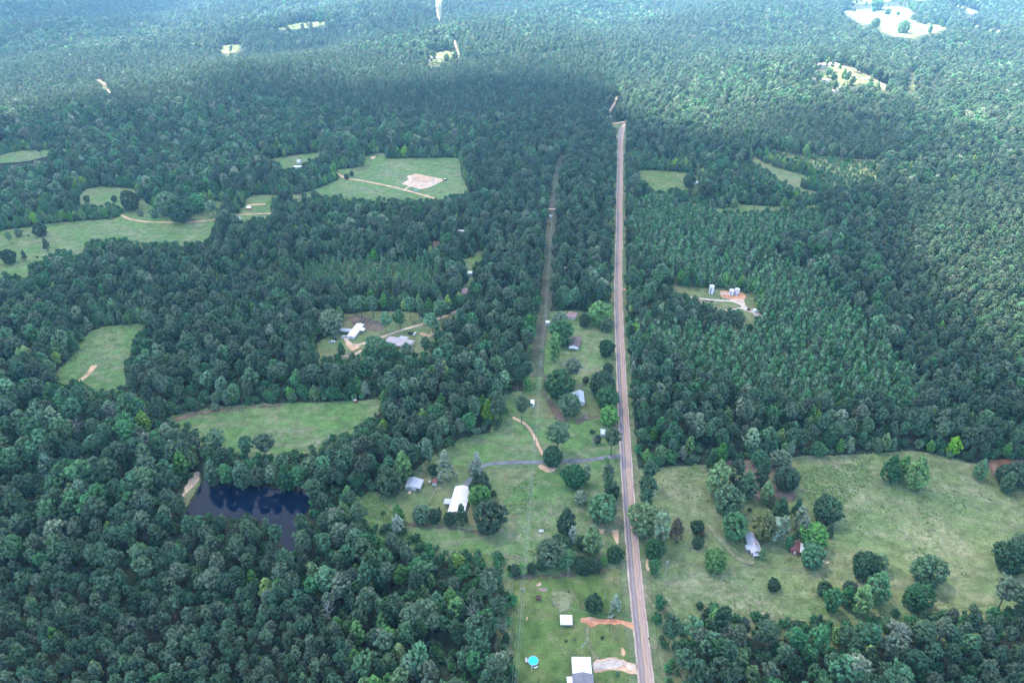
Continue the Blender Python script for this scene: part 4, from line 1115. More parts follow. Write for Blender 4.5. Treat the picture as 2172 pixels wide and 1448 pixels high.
for i in idx[single[idx]]:
    k = kinds[kid[i]]; K = KIND[k]; j = int(R3[i] * 997) % len(K['v']); col = colour_for(k, (R3[i] * 7.13) % 1, 0, 0, 0, 0, 0)
    cl = KC[i]; wtxt = where(a5[i], b5[i]); sz_ = SZ[0 if hh[i] < KIND[k]['h'] * .9 else (2 if hh[i] > KIND[k]['h'] * 1.2 else 1)]
    e = empty(cl, (X[i], Y[i], Zg[i]), R3[i] * 44, f"{sz_}{LC[col]} {CNAME[cl]} {wtxt}", 'tree' if cl != 'shrub' else 'shrub', f"{sz_}{LC[col]} {CNAME[cl]}s {wtxt}")
    s = sc[i]; e.scale = (s * asp[i], s / asp[i], s * (.92 + .16 * R2[i])); e.rotation_euler = (.07 * math.sin(i), .07 * math.cos(i * 1.7), R3[i] * 44)
    c = link("crown", K['v'][j][0], e); c.material_slots[0].link = 'OBJECT'; c.material_slots[0].material = LEAF[col]
    if k != 'shrub': link("trunk", K['v'][j][1], e)

# the rest: one wood per kind of tree, as points carrying trees
PROTO = {}
def proto_col(cl):
    """trees of this class, ready to be carried; crown and trunk in one mesh"""
    col = bpy.data.collections.new(f"{cl}_shapes"); names = []
    for k in kinds:
        if class_of[k] != cl: continue
        cols = sorted({colour_for(k, r / 50, 0, 0, 0, 0, 0) for r in range(50)})
        for c in cols:
            for j, (cm_, tm_) in enumerate(KIND[k]['v'][:3]):
                me = cm_.copy(); me.name = f"{k}_{c}"
                bm = bmesh.new(); bm.from_mesh(cm_)
                nf = len(bm.faces); bm.from_mesh(tm_); bm.faces.ensure_lookup_table()
                for f in bm.faces[nf:]: f.material_index = 1
                bm.to_mesh(me); bm.free()
                me.materials.clear(); me.materials.append(LEAF[c]); me.materials.append(BARK)
                o = bpy.data.objects.new(f"shape_{len(names):03d}", me); col.objects.link(o)
                names.append((k, c, j))
    return col, {n: i for i, n in enumerate(names)}

def scatter(name, pts, rot, scl, index, col, label, cat):
    me = bpy.data.meshes.new(name)
    me.vertices.add(len(pts)); me.vertices.foreach_set("co", pts.astype(np.float32).ravel())
    a = me.attributes.new("rz", 'FLOAT_VECTOR', 'POINT'); a.data.foreach_set("vector", rot.astype(np.float32).ravel())
    a = me.attributes.new("sc", 'FLOAT_VECTOR', 'POINT'); a.data.foreach_set("vector", scl.astype(np.float32).ravel())
    a = me.attributes.new("ix", 'INT', 'POINT'); a.data.foreach_set("value", index.astype(np.int32))
    me.update()
    o = link(name, me)
    ng = bpy.data.node_groups.new(name, 'GeometryNodeTree')
    ng.interface.new_socket("Geometry", in_out='INPUT', socket_type='NodeSocketGeometry')
    ng.interface.new_socket("Geometry", in_out='OUTPUT', socket_type='NodeSocketGeometry')
    gi = ng.nodes.new("NodeGroupInput"); go = ng.nodes.new("NodeGroupOutput")
    ip = ng.nodes.new("GeometryNodeInstanceOnPoints"); ci = ng.nodes.new("GeometryNodeCollectionInfo")
    ci.inputs["Collection"].default_value = col; ci.inputs["Separate Children"].default_value = True; ci.inputs["Reset Children"].default_value = True
    def attr(nm, ty):
        q = ng.nodes.new("GeometryNodeInputNamedAttribute"); q.data_type = ty; q.inputs["Name"].default_value = nm
        return q.outputs["Attribute"]
    l = ng.links
    l.new(gi.outputs[0], ip.inputs["Points"]); l.new(ci.outputs[0], ip.inputs["Instance"])
    ip.inputs["Pick Instance"].default_value = True
    l.new(attr("ix", 'INT'), ip.inputs["Instance Index"])
    er = ng.nodes.new("FunctionNodeEulerToRotation"); l.new(attr("rz", 'FLOAT_VECTOR'), er.inputs[0]); l.new(er.outputs[0], ip.inputs["Rotation"])
    l.new(attr("sc", 'FLOAT_VECTOR'), ip.inputs["Scale"])
    l.new(ip.outputs[0], go.inputs[0])
    md = o.modifiers.new("spread", 'NODES'); md.node_group = ng
    tag(o, label, cat, None, 'stuff')
    return o

STUFF = {'pine_tree': ("pine_forest", "dense dark pine forest covering most of the land to the horizon", "forest"),
         'young_pine_tree': ("young_pine_stand", "dense stands of young light green pines", "forest"),
         'broadleaf_tree': ("broadleaf_forest", "broadleaf trees mixed through the pine forest", "forest"),
         'conifer_tree': ("conifer_undergrowth", "small dark conifers mixed through the forest", "forest"),
         'shrub': ("scrub", "low scrub bushes on the cleared ground", "scrub")}
rest = idx[~single[idx]]
for cl, (nm, lab, cat) in STUFF.items():
    I = rest[KC[rest] == cl]
    col, lut = proto_col(cl)
    ks = [kinds[k] for k in kid[I]]
    ii = np.array([lut[(k, colour_for(k, (r * 7.13) % 1, 0, 0, 0, 0, 0), int(r * 997) % min(3, len(KIND[k]['v'])))] for k, r in zip(ks, R3[I])])
    s = sc[I]; z = s * (.92 + .16 * R2[I])
    if cl == 'shrub':
        # understorey along every forest edge and under the nearer woods
        uN = 14000; pool = np.nonzero((~keep) & (np.hypot(X, Y) < 1100))[0]
        a, b, _ = proj(X[pool], Y[pool], Zg[pool] + .5)
        ok = np.ones(len(pool), bool)
        for poly in CLEAR.values(): ok &= ~pip(a, b, poly)
        pw = dist_poly(X[pool], Y[pool], rp, False) > 7
        pool = pool[ok & pw & (dist_poly(X[pool], Y[pool], pondw) > 1.5) & ~pip(X[pool], Y[pool], pondw) & (dist_poly(X[pool], Y[pool], cpnts, False) > 8)]
        pool = rng.permutation(pool)[:uN]
        px_ = np.concatenate([X[I], X[pool]]); py_ = np.concatenate([Y[I], Y[pool]]); pz_ = np.concatenate([Zg[I], Zg[pool]])
        ii = np.concatenate([ii, rng.integers(0, 2, len(pool))]); us = rng.uniform(.7, 1.8, len(pool))
        s = np.concatenate([s, us]); z = np.concatenate([z, us * rng.uniform(.8, 1.4, len(pool))])
        pts = np.stack([px_, py_, pz_], 1)
    else:
        pts = np.stack([X[I], Y[I], Zg[I]], 1)
    n = len(pts); rot = np.zeros((n, 3)); rot[:, 2] = rng.uniform(0, 6.28, n)
    rot[:, 0] = rng.normal(0, .05, n); rot[:, 1] = rng.normal(0, .05, n); q_ = 1 + rng.uniform(-.15, .15, n)
    scatter(nm, pts, rot, np.stack([s * q_, s / q_, z], 1), ii, col, lab, cat)
    print(nm, n)

# weeds in the fields
def tuft_mesh(seed, mat):
    r = np.random.default_rng(seed); V = []; F = []; k = 0; A = []
    for _ in range(26):
        a = r.uniform(0, 6.28); q = r.uniform(0, .8) ; L = r.uniform(.25, .5); p = np.array([math.cos(a) * q, math.sin(a) * q, 0])
        d = np.array([math.cos(a) * .5, math.sin(a) * .5, .7]) + r.normal(size=3) * .25; d /= np.linalg.norm(d)
        w = np.cross(d, [0, 0, 1]); w = w / (np.linalg.norm(w) + 1e-9) * .22
        V += [p - w, p + w, p + d * L + w * .6, p + d * L - w * .6]; F.append((k, k + 1, k + 2, k + 3)); k += 4; A += [r.random()] * 4
    me = bpy.data.meshes.new("tuft"); me.from_pydata([tuple(v) for v in V], [], F); me.update()
    at = me.attributes.new("v", 'FLOAT', 'POINT'); at.data.foreach_set("value", np.array(A, np.float32)); me.materials.append(mat); return me
wc = bpy.data.collections.new("tuft_shapes")
TUFTM = [leafmat("weed_leaves", (.11, .19, .085), .02, .3), leafmat("pale_weed_leaves", (.17, .25, .12), .02, .3), leafmat("bright_weed_leaves", (.14, .24, .08), .02, .3)]
for i, m in enumerate(TUFTM): wc.objects.link(bpy.data.objects.new(f"tuft_{i}", tuft_mesh(i, m)))
def field_points(poly, n, thr, seed):
    P = [UG(*q) for q in poly]; bt = [(p.x, p.y) for p in P]
    r = np.random.default_rng(seed); xs = r.uniform(min(b[0] for b in bt), max(b[0] for b in bt), n); ys = r.uniform(min(b[1] for b in bt), max(b[1] for b in bt), n)
    nn = .8 * sum_noise(xs, ys, 5, seed) + .6 * sum_noise(xs, ys, 30, seed + 1) + r.normal(size=n) * .5
    ok = pip(xs, ys, bt) & (nn > thr) & (dist_poly(xs, ys, rp, False) > 5)
    return np.stack([xs[ok], ys[ok], terrain(xs[ok], ys[ok]) + .08], 1)
wp = np.concatenate([field_points(CLEAR['field_e'], 20000, 1.15, 5), field_points([(1690,1000),(1760,985),(1830,985),(1860,1010),(1800,1060),(1770,1100),(1720,1070)], 3000, .1, 15), field_points(CLEAR['field_a'], 2600, .9, 6), field_points(CLEAR['field_b'], 1500, 1.0, 7), field_points([(1060,1000),(1130,990),(1180,1010),(1200,1100),(1180,1130),(1150,1190),(1090,1180),(1090,1100),(1070,1090)], 2200, .9, 8),
                     field_points([(755,1060),(790,1040),(830,1060),(830,1105),(775,1095)], 1200, -.6, 9)])
n = len(wp); rot = np.zeros((n, 3)); rot[:, 2] = rng.uniform(0, 6.28, n); s = rng.uniform(.4, 1.0, n)
scatter("field_weeds", wp, rot, np.stack([s, s, s * .55], 1), rng.integers(0, 3, n), wc, "dark weed tufts scattered over the grass of the fields", "weeds")

# ---------------------------------------------------------------- buildings
R_WHITE = seamed("white_metal_roof", (.80, .80, .80), (.74, .73, .72), 5)
R_FARM = seamed("faded_white_metal_roof", (.80, .76, .74), (.74, .66, .62), 5, rust=.35, rustcol=(.60, .33, .26))
R_GREY = seamed("grey_metal_roof", (.42, .42, .47), (.50, .50, .55), 6)
R_OLD = seamed("old_tin_roof", (.42, .40, .43), (.54, .52, .55), 6, rust=.15)
R_SHING = seamed("grey_shingle_roof", (.20, .185, .21), (.25, .23, .26), 14, .9)
R_BROWN = seamed("brown_shingle_roof", (.16, .115, .12), (.20, .145, .15), 14, .9)
R_RED = seamed("rusty_red_roof", (.26, .095, .095), (.32, .13, .12), 6, .8)
R_PINKB = seamed("reddish_shingle_roof", (.30, .19, .19), (.35, .23, .23), 12, .9)
R_BLUE = seamed("pale_blue_metal_roof", (.50, .55, .62), (.58, .62, .68), 6)
R_LILAC = seamed("weathered_pink_grey_roof", (.42, .36, .38), (.48, .41, .42), 10, .9)
W_WHITE = plain("white_siding", (.72, .70, .68), .7)
W_TAN = plain("tan_siding", (.50, .42, .35), .8)
W_RED = plain("red_boards", (.30, .09, .08), .9)
W_BRICK = plain("orange_brick_wall", (.42, .20, .13), .9)
W_WOOD = plain("weathered_boards", (.30, .25, .21), .9)
GLASS = plain("dark_window_glass", (.03, .04, .05), .1, 0, .1, 1, .5)
TRIM = plain("white_trim", (.78, .77, .75), .6)
DARK = plain("dark_opening", (.02, .02, .022), .9)
CONC = plain("concrete", (.48, .45, .42), .85)
METAL = plain("galvanised_metal", (.45, .46, .48), .4, .6)

def house(name, a_px, b_px, width, wallh, rise, roof, wall, label, cat='house', over=.4, windows=3, door=True, chimney=False, extras=None, ends=None):
    """gabled building between two ridge ends seen at a_px and b_px"""
    zr = wallh + rise
    A = U(a_px[0], a_px[1], zr); B = U(b_px[0], b_px[1], zr)
    c = (A + B) / 2; d = B - A; L = math.hypot(d.x, d.y); yaw = math.atan2(d.y, d.x)
    g = th(c.x, c.y)
    e = empty(name, (c.x, c.y, g), yaw, label, cat)
    hl, hw = L / 2 - over, width / 2 - over
    mb = MB()
    vs = [(-hl, -hw, -.5), (hl, -hw, -.5), (hl, hw, -.5), (-hl, hw, -.5), (-hl, -hw, wallh), (hl, -hw, wallh), (hl, hw, wallh), (-hl, hw, wallh), (-hl, 0, wallh + rise * .9), (hl, 0, wallh + rise * .9)]
    mb.add(vs, [(0, 1, 5, 4), (2, 3, 7, 6), (1, 2, 6, 9, 5), (3, 0, 4, 8, 7), (3, 2, 1, 0)])
    mb.obj("wall", wall, e)
    hL, hW, t = L / 2, width / 2, .18
    ze = wallh + .02 - over * rise / hw * .3
    for s in (-1, 1):
        m2 = MB()
        vs = [(-hL, 0, zr), (hL, 0, zr), (hL, s * hW, ze), (-hL, s * hW, ze), (-hL, 0, zr - t), (hL, 0, zr - t), (hL, s * hW, ze - t), (-hL, s * hW, ze - t)]
        fs = [(0, 1, 2, 3), (7, 6, 5, 4), (0, 4, 5, 1), (1, 5, 6, 2), (2, 6, 7, 3), (3, 7, 4, 0)]
        if s > 0: fs = [tuple(reversed(f)) for f in fs]
        m2.add(vs, fs).obj("roof_slope", roof, e)
    MB().box(-hL + .02, -.16, zr - .03, hL - .02, .16, zr + .06).obj("ridge_cap", roof, e)
    if windows:
        for s in (-1, 1):
            for i in range(windows):
                x = -hl + (i + .5 + .0) * 2 * hl / windows
                w = MB().box(x - .55, s * hw - .05, .95, x + .55, s * hw + .05, 2.05).obj("window", TRIM, e)
                MB().box(x - .44, s * (hw + .06) - .02, 1.05, x + .44, s * (hw + .06) + .02, 1.95).obj("pane", GLASS, w)
    if door:
        dd = MB().box(hl - .05, -.5, 0, hl + .07, .5, 2.05).obj("door", TRIM if wall is not W_WHITE else W_TAN, e)
        MB().box(-hl - .07, hw * .3 - .5, 0, -hl + .05, hw * .3 + .5, 2.05).obj("door", TRIM if wall is not W_WHITE else W_TAN, e)
    if chimney:
        ch = MB().box(hl * .3 - .4, .3, wallh, hl * .3 + .4, 1.1, zr + .8).obj("chimney", W_BRICK, e)
    if extras: extras(e, L, width, wallh, zr)
    return e

def lean(e, x0, x1, y0, y1, z_hi, z_lo, roof, posts=True, wall=None, name="porch_roof", nm_post="porch_post", axis='y'):
    """single slope roof added to a building: high along y0, low along y1"""
    m = MB(); t = .12
    if axis == 'y': vs = [(x0, y0, z_hi), (x1, y0, z_hi), (x1, y1, z_lo), (x0, y1, z_lo)]
    else: vs = [(x0, y0, z_hi), (x0, y1, z_hi), (x1, y1, z_lo), (x1, y0, z_lo)]
    m.add(vs + [(a, b, c - t) for a, b, c in vs], [(0, 1, 2, 3), (7, 6, 5, 4), (0, 4, 5, 1), (1, 5, 6, 2), (2, 6, 7, 3), (3, 7, 4, 0)]).obj(name, roof, e)
    if posts:
        sx = .15 if x1 > x0 else -.15; sy = .15 if y1 > y0 else -.15
        for x in (x0 + sx, x1 - sx) if axis == 'y' else (x1 - sx,):
            for y in ((y1 - sy,) if axis == 'y' else (y0 + sy, y1 - sy)):
                MB().box(x - .08, y - .08, -.1, x + .08, y + .08, z_lo - .1).obj(nm_post, TRIM, e)
    if wall:
        MB().box(min(x0, x1) + .1, min(y0, y1) + .1, -.3, max(x0, x1) - .1, max(y0, y1) - .1, min(z_lo, z_hi) - t - .02).obj("annex_wall", wall, e)

# 1 long white farmhouse
house("farmhouse", (982.5,1028), (966.5,1084), 10.5, 2.8, 1.7, R_FARM, W_BRICK, "long farmhouse with a faded white metal roof among the yard trees", windows=5, chimney=False,
      extras=lambda e, L, W, h, zr: (lean(e, -.2, 4.6, -W / 2 + .1, -W / 2 - 4.2, h + .3, h - .1, R_GREY)))
# 2 garage with grey metal roof
def gar(e, L, W, h, zr):
    MB().box(-.01 + L / 2 - .38, -W / 2 + 1.0, 0, L / 2 - .30, -W / 2 + 4.6, 2.5).obj("garage_door", METAL, e)
    lean(e, -L / 2, L / 2, W / 2 - .2, W / 2 + 2.8, h + .2, h - .5, R_GREY, name="lean_to_roof")
house("garage", (878,1010), (870,1030), 7.4, 3.0, 1.2, R_GREY, W_WHITE, "white garage with a pale grey metal roof and open lean-to", 'garage', windows=1, door=False, extras=gar)
sheet("concrete_pad", [(866,1038),(875,1038),(873,1048),(863,1048)], D_PINK, .17, jit=.05)
# little shed and mower
house("red_roofed_shed", (924,1013), (921,1023), 3.0, 2.1, .8, R_RED, W_WHITE, "tiny white shed with a red roof beside a round bush", 'shed', windows=0, over=.15)
place_tree(930,1021,9,'shrub','bright','round green bush touching the tiny red roofed shed')

# 3 house at the bottom with carport
def bot(e, L, W, h, zr):
    lean(e, L / 2 - .1, L / 2 + 9.2, -W / 2 + .6, W / 2 - .2, h + .45, h + .1, R_WHITE, name="carport_roof", nm_post="carport_post", axis='x')
    MB().box(L / 2, W / 2 - .5, 0, L / 2 + 8.8, W / 2 - .35, 1.0).obj("carport_wall", W_WHITE, e)
    for i, y in enumerate((-W * .25, W * .2)):
        MB().cyl((-L * .1 + i * 3, y, zr - 1.3), (-L * .1 + i * 3, y, zr - .1), .14).obj("roof_vent", TRIM, e)
a = (1241,1500); b = (1236,1424)
house("ranch_house", a, b, 10.2, 2.7, 1.5, R_SHING, W_BRICK, "grey shingled house at the bottom edge with a white carport", windows=4, chimney=False, extras=bot)
# porch wing left
p = U(1212,1446,2.6)
e = empty("porch_wing", (p.x, p.y, 0), .06, "small white roofed porch at the left side of the ranch house", "porch")
MB().box(-2.0, -3.5, 2.5, 2.0, 3.0, 2.66).obj("roof", R_WHITE, e)
for x in (-1.8, 1.8):
    for y in (-3.2, 2.7): MB().box(x - .07, y - .07, 0, x + .07, y + .07, 2.49).obj("post", TRIM, e)
MB().box(-3.9, -3.4, .0, -2.1, -1.6, .35).obj("step", W_WOOD, e)
for k in range(4): MB().box(-4.4, -3.3 + k * .5, .0, -2.0, -3.25 + k * .5, 1.0).obj("rail", W_WOOD, e)

# 4 white carport on the lawn
p = U(1201,1313,2.6)
e = empty("carport", (p.x, p.y, 0), -.03, "square white metal carport on the lawn at the end of the red driveway", "carport")
w, d = 3.15, 3.0
mb = MB(); mb.add([(-w, -d, 2.5), (w, -d, 2.5), (w, 0, 2.85), (-w, 0, 2.85), (w, d, 2.5), (-w, d, 2.5), (-w, -d, 2.42), (w, -d, 2.42), (w, 0, 2.77), (-w, 0, 2.77), (w, d, 2.42), (-w, d, 2.42)],
    [(0, 1, 2, 3), (3, 2, 4, 5), (7, 6, 9, 8), (8, 9, 11, 10), (0, 6, 7, 1), (4, 10, 11, 5), (1, 7, 8, 2), (2, 8, 10, 4), (0, 3, 9, 6), (3, 5, 11, 9)]); mb.obj("roof", R_WHITE, e)
for x in (-w + .1, 0, w - .1):
    for y in (-d + .1, d - .1): MB().box(x - .05, y - .05, 0, x + .05, y + .05, 2.42).obj("post", METAL, e)
MB().box(-w + .05, -d + .02, 1.9, w - .05, -d + .08, 2.40).obj("front_panel", R_WHITE, e)
MB().box(-w + .05, d - .08, .8, w - .05, d - .02, 2.40).obj("back_panel", R_WHITE, e)

# 5 pool
p = UG(1131,1403)
e = empty("swimming_pool", (p.x, p.y, 0), 0, "round above-ground pool with bright turquoise water on the lawn", "pool")
nseg = 32; R = 2.55
V = []; F = []
for z, r in ((0, R), (1.15, R), (1.2, R + .08), (1.2, R - .14), (1.05, R - .14)):
    V += [(math.cos(2 * math.pi * i / nseg) * r, math.sin(2 * math.pi * i / nseg) * r, z) for i in range(nseg)]
for q in range(4): F += [(q * nseg + i, q * nseg + (i + 1) % nseg, (q + 1) * nseg + (i + 1) % nseg, (q + 1) * nseg + i) for i in range(nseg)]
MB().add(V, F).obj("pool_wall", plain("pool_wall_metal", (.45, .52, .60), .5), e)
pw = plain("pool_water", (.01, .60, .66), .12, 0, .05, 1, .5)
MB().add([(math.cos(2 * math.pi * i / nseg) * (R - .13), math.sin(2 * math.pi * i / nseg) * (R - .13), 1.08) for i in range(nseg)], [tuple(range(nseg))]).obj("water", pw, e)
e2 = empty("pool_deck", (p.x - 3.4, p.y + .5, 0), .05, "small pale deck at the left side of the pool", "deck")
MB().box(-.6, -1.5, 1.0, .6, 1.2, 1.12).obj("deck_top", CONC, e2)
for x in (-.5, .5):
    for y in (-1.4, 1.1): MB().box(x - .05, y - .05, 0, x + .05, y + .05, .99).obj("post", W_WOOD, e2)
e3 = empty("pool_ladder", (p.x - .9, p.y - 2.9, 0), .2, "white ladder leaning on the near side of the pool", "ladder")
for x in (-.3, .3): MB().cyl((x, -.7, 0), (x, .25, 1.5), .04).obj("rail", TRIM, e3)
for k in range(4): MB().box(-.3, -.66 + k * .22, .2 + k * .33, .3, -.46 + k * .22, .24 + k * .33).obj("step", TRIM, e3)
e4 = empty("lounge_chair", (p.x + 1.2, p.y - 3.2, 0), .35, "white lounge chair beside the pool", "chair")
MB().box(-.9, -.3, .3, .5, .3, .38).obj("seat", TRIM, e4)
MB().add([(.5, -.3, .3), (1.1, -.3, .75), (1.1, .3, .75), (.5, .3, .3), (.5, -.3, .38), (1.06, -.3, .83), (1.06, .3, .83), (.5, .3, .38)], [(3, 2, 1, 0), (4, 5, 6, 7), (0, 1, 5, 4), (2, 3, 7, 6), (1, 2, 6, 5), (0, 4, 7, 3)]).obj("backrest", TRIM, e4)
for x in (-.8, .4):
    for y in (-.25, .25): MB().box(x - .04, y - .04, 0, x + .04, y + .04, .3).obj("leg", TRIM, e4)
def rocks(name, px, py, n, r, mat, label, cat, seed, spread):
    q = UG(px, py); e = empty(name, q, 0, label, cat); rg = random.Random(seed)
    for i in range(n):
        x, y = rg.uniform(-spread, spread), rg.uniform(-spread, spread); s = rg.uniform(.5, 1) * r
        vs = ICO_V * s * np.array([1, .8, .5]); vs = vs * (1 + np.random.default_rng(seed + i).uniform(-.2, .2, (len(vs), 1))) + np.array([x, y, s * .3])
        MB().add([tuple(v) for v in vs], ICO_F).obj("piece", mat, e)
    return e
rocks("float_ring", 1128, 1421, 1, .6, plain("pinkish_plastic", (.65, .45, .40)), "pale pink toy on the grass below the pool", "toy", 3, .1)
rocks("toy_pile", 1238, 1367, 5, .55, plain("blue_plastic", (.25, .33, .55)), "bluish play things beside the worn track", "toys", 4, 1.1)
rocks("brick_pile", 1144, 1238, 6, .6, plain("pale_rubble", (.58, .42, .36)), "pale rubble heap in the upper left lawn", "rubble", 6, 1.2)
# garden bench / frame
q = UG(1152, 1251); e = empty("garden_bed", q, -.15, "flat reddish grey garden bed frame on the lawn", "garden bed")
for y in (-1, 1): MB().box(-2.2, y * .9 - .12, 0, 2.2, y * .9 + .12, .35).obj("long_board", W_WOOD, e)
for x in (-2.1, 2.1): MB().box(x - .12, -.78, 0, x + .12, .78, .35).obj("end_board", W_WOOD, e)
MB().box(-1.95, -.76, 0, 1.95, .76, .25).obj("soil", plain("bed_soil", (.32, .20, .19), .95), e)
q = UG(1148, 1127); e = empty("well_box", q, .1, "small pale box lying in the lower pasture", "box")
MB().box(-1.3, -1.0, 0, 1.3, 1.0, .7).obj("body", CONC, e); MB().box(-1.4, -1.1, .7, 1.4, 1.1, .82).obj("lid", D_TAN if False else CONC, e)

# east: old house and barn
def oldx(e, L, W, h, zr):
    # wing towards the road
    x0 = L * .18
    m = MB(); m.add([(x0 - 2.0, -W / 2 - 2.2, h), (x0 + 2.0, -W / 2 - 2.2, h), (x0 + 2.0, -1.0, h), (x0 - 2.0, -1.0, h), (x0, -W / 2 - 2.2, h + 1.5), (x0, -.6, h + 1.7)],
                    [(0, 3, 5, 4), (1, 4, 5, 2), (0, 4, 1)]).obj("wing_roof", R_OLD, e)
    MB().box(x0 - 1.7, -W / 2 - 1.9, -.3, x0 + 1.7, -W / 2 + .3, h - .02).obj("wing_wall", W_WOOD, e)
    lean(e, L / 2 - .3, L / 2 + 1.6, -W / 2 + .8, W / 2 - .8, h + .3, h - .3, R_OLD, axis='x')
house("old_house", (1592,1127), (1607,1168), 6.6, 2.8, 1.9, R_OLD, W_WOOD, "old house with a weathered grey tin roof in the hayfield grove", windows=3, chimney=True, extras=oldx)
house("barn", (1690,1144), (1688,1164), 5.2, 2.6, 1.6, R_RED, W_RED, "small barn with a dark red roof and pale lean-to in the hayfield", 'barn', windows=1,
      extras=lambda e, L, W, h, zr: lean(e, -L / 2, L / 2, W / 2 - .1, W / 2 + 2.4, h + .3, h - .6, R_WHITE, name="lean_to_roof"))
rocks("rubble_heap", 1753, 1191, 4, .7, plain("pale_rubble", (.58, .42, .36)), "small heap of pale rubble right of the tree in front of the barn", "rubble", 9, .8)

# roadside houses, west
house("brown_roofed_house", (1223,712), (1217,731), 9.0, 2.7, 2.0, R_BROWN, W_WHITE, "dark brown roofed house with a white gable on the upper lawn", windows=3,
      extras=lambda e, L, W, h, zr: lean(e, L / 2 - .2, L / 2 + 1.8, -W / 2 + 1, W / 2 - 1, h + .1, h - .3, R_WHITE, axis='x'))
house("reddish_roofed_house", (1205,661), (1224,665), 10.5, 2.7, 1.9, R_PINKB, W_WHITE, "house with a reddish roof behind the trees at the top yard", windows=3)
def shed_at(px, py, wx, wy, h, roof, wall, label, yaw=0, name="shed"):
    q = U(px, py, h); e = empty(name, (q.x, q.y, th(q.x, q.y)), yaw, label, "shed")
    MB().box(-wx / 2 + .1, -wy / 2 + .1, -.2, wx / 2 - .1, wy / 2 - .1, h - .05).obj("wall", wall, e)
    m = MB(); t = .1
    vs = [(-wx / 2, -wy / 2, h), (wx / 2, -wy / 2, h), (wx / 2, 0, h + wy * .14), (-wx / 2, 0, h + wy * .14), (wx / 2, wy / 2, h), (-wx / 2, wy / 2, h)]
    m.add(vs, [(0, 1, 2, 3), (3, 2, 4, 5), (5, 4, 1, 0), (1, 4, 2), (0, 3, 5)]).obj("roof", roof, e)
    MB().box(-.45, -wy / 2 + .02, 0, .45, -wy / 2 + .12, 1.9).obj("door", plain("grey_door", (.35, .34, .34)), e)
    return e
shed_at(1161.5,682,3.6,4.2,2.5, R_WHITE, W_WHITE, "small white shed under the power line at the top yard")
shed_at(1128.5,852,3.6,6.0,2.6, R_WHITE, W_WHITE, "white shed under the power line beside the dark pine")
house("cottage", (1229,826), (1232,851), 6.5, 2.8, 1.6, R_BLUE, W_WHITE, "cottage with a white metal roof half hidden by trees", windows=2,
      extras=lambda e, L, W, h, zr: lean(e, -L / 2 + 1, L / 2 - 1, -W / 2 + .2, -W / 2 - 3.5, h + .2, h - .3, R_WHITE))
shed_at(1279,915,3.4,6.0,2.6, R_BLUE, W_TAN, "small grey roofed shed beside the road pine")
shed_at(1207,570,9,9,3.2, R_WHITE, W_WHITE, "white roofed house glimpsed through the trees east of the power line", name="hidden_house")
shed_at(1168,457,4,3.4,2.4, R_WHITE, W_WHITE, "tiny white hut in the cleared power line strip")
# house glade
house("mobile_home", (764,685), (743,712), 7.2, 2.6, .8, R_WHITE, W_WHITE, "long white roofed mobile home in the house glade", 'mobile home', windows=5,
      extras=lambda e, L, W, h, zr: (lean(e, -1.5, 4.0, -W / 2 + .2, -W / 2 - 10.5, h + .1, h - .2, R_GREY, name="carport_roof", nm_post="carport_post"),
                                     lean(e, -5.5, -.5, W / 2 - .2, W / 2 + 3.5, h + .1, h - .3, R_WHITE)))
house("grey_roofed_house", (823,715), (875,725), 9.5, 2.7, 1.5, R_LILAC, W_WHITE, "long house with a weathered grey roof below the glade track", windows=5,
      extras=lambda e, L, W, h, zr: (lean(e, -4.0, 3.5, W / 2 - .2, W / 2 + 4.0, h + .2, h - .2, R_GREY), lean(e, -1.0, 4.0, -W / 2 + .2, -W / 2 - 2.6, h + .2, h - .2, R_LILAC)))
house("field_shack", (821,840), (849,842), 6.0, 2.5, 1.2, R_RED, W_WOOD, "shack with a rusty red and white roof at the end of the long pasture", 'shack', windows=0,
      extras=lambda e, L, W, h, zr: MB().box(-L / 2 - .1, -W / 2 - .15, h - .25, -L / 2 + 5.0, .1, h + .55).obj("roof_sheet", R_WHITE, e))
q = UG(754,853); e = empty("feed_hopper", q, 0, "small round rusty red feed hopper in the long pasture", "hopper")
MB().cyl((0, 0, .4), (0, 0, 2.2), 1.25, 1.25, 14).obj("drum", W_RED, e); MB().cyl((0, 0, 2.2), (0, 0, 2.7), 1.35, .2, 14).obj("lid", R_LILAC, e)
for i in range(3): MB().cyl((math.cos(i * 2.1) * 1.0, math.sin(i * 2.1) * 1.0, 0), (math.cos(i * 2.1) * 1.0, math.sin(i * 2.1) * 1.0, .5), .08).obj("leg", METAL, e)
house("orange_shed", (523,437), (533,437), 6.5, 2.8, 1.4, R_WHITE, W_BRICK, "orange walled shed with a pale roof beside trees in the left pasture", 'shed', windows=0)
shed_at(501,468,7.5,4.5,2.6, R_BLUE, W_WHITE, "lower of two pale trailers by the dirt track at the left", .5, name="trailer")
shed_at(505,462.5,5.5,4.5,2.6, R_BLUE, W_WHITE, "upper of two pale trailers by the dirt track at the left", .9, name="trailer")
shed_at(632,353,12,6,3, R_WHITE, W_WHITE, "pale roofed house in the small clearing at the upper left", name="clearing_house")
shed_at(634,341,5,9,3, R_BLUE, W_WHITE, "narrow pale building behind the clearing house")
shed_at(752,338,9,6,3, R_LILAC, W_WHITE, "left shed above the building pad")
shed_at(757,325,11,4,2.6, R_BROWN, W_WOOD, "dark long shed above the building pad")
shed_at(974,489,18,5,2.8, R_WHITE, W_WHITE, "long white roof deep in the woods", name="woodland_house")
shed_at(997,577,4.5,5,2.8, R_WHITE, W_WHITE, "corner of a white roof beside the grassy glade")
shed_at(985.5,617,6,12,2.8, R_PINKB, W_WOOD, "small reddish roof at the end of the glade")
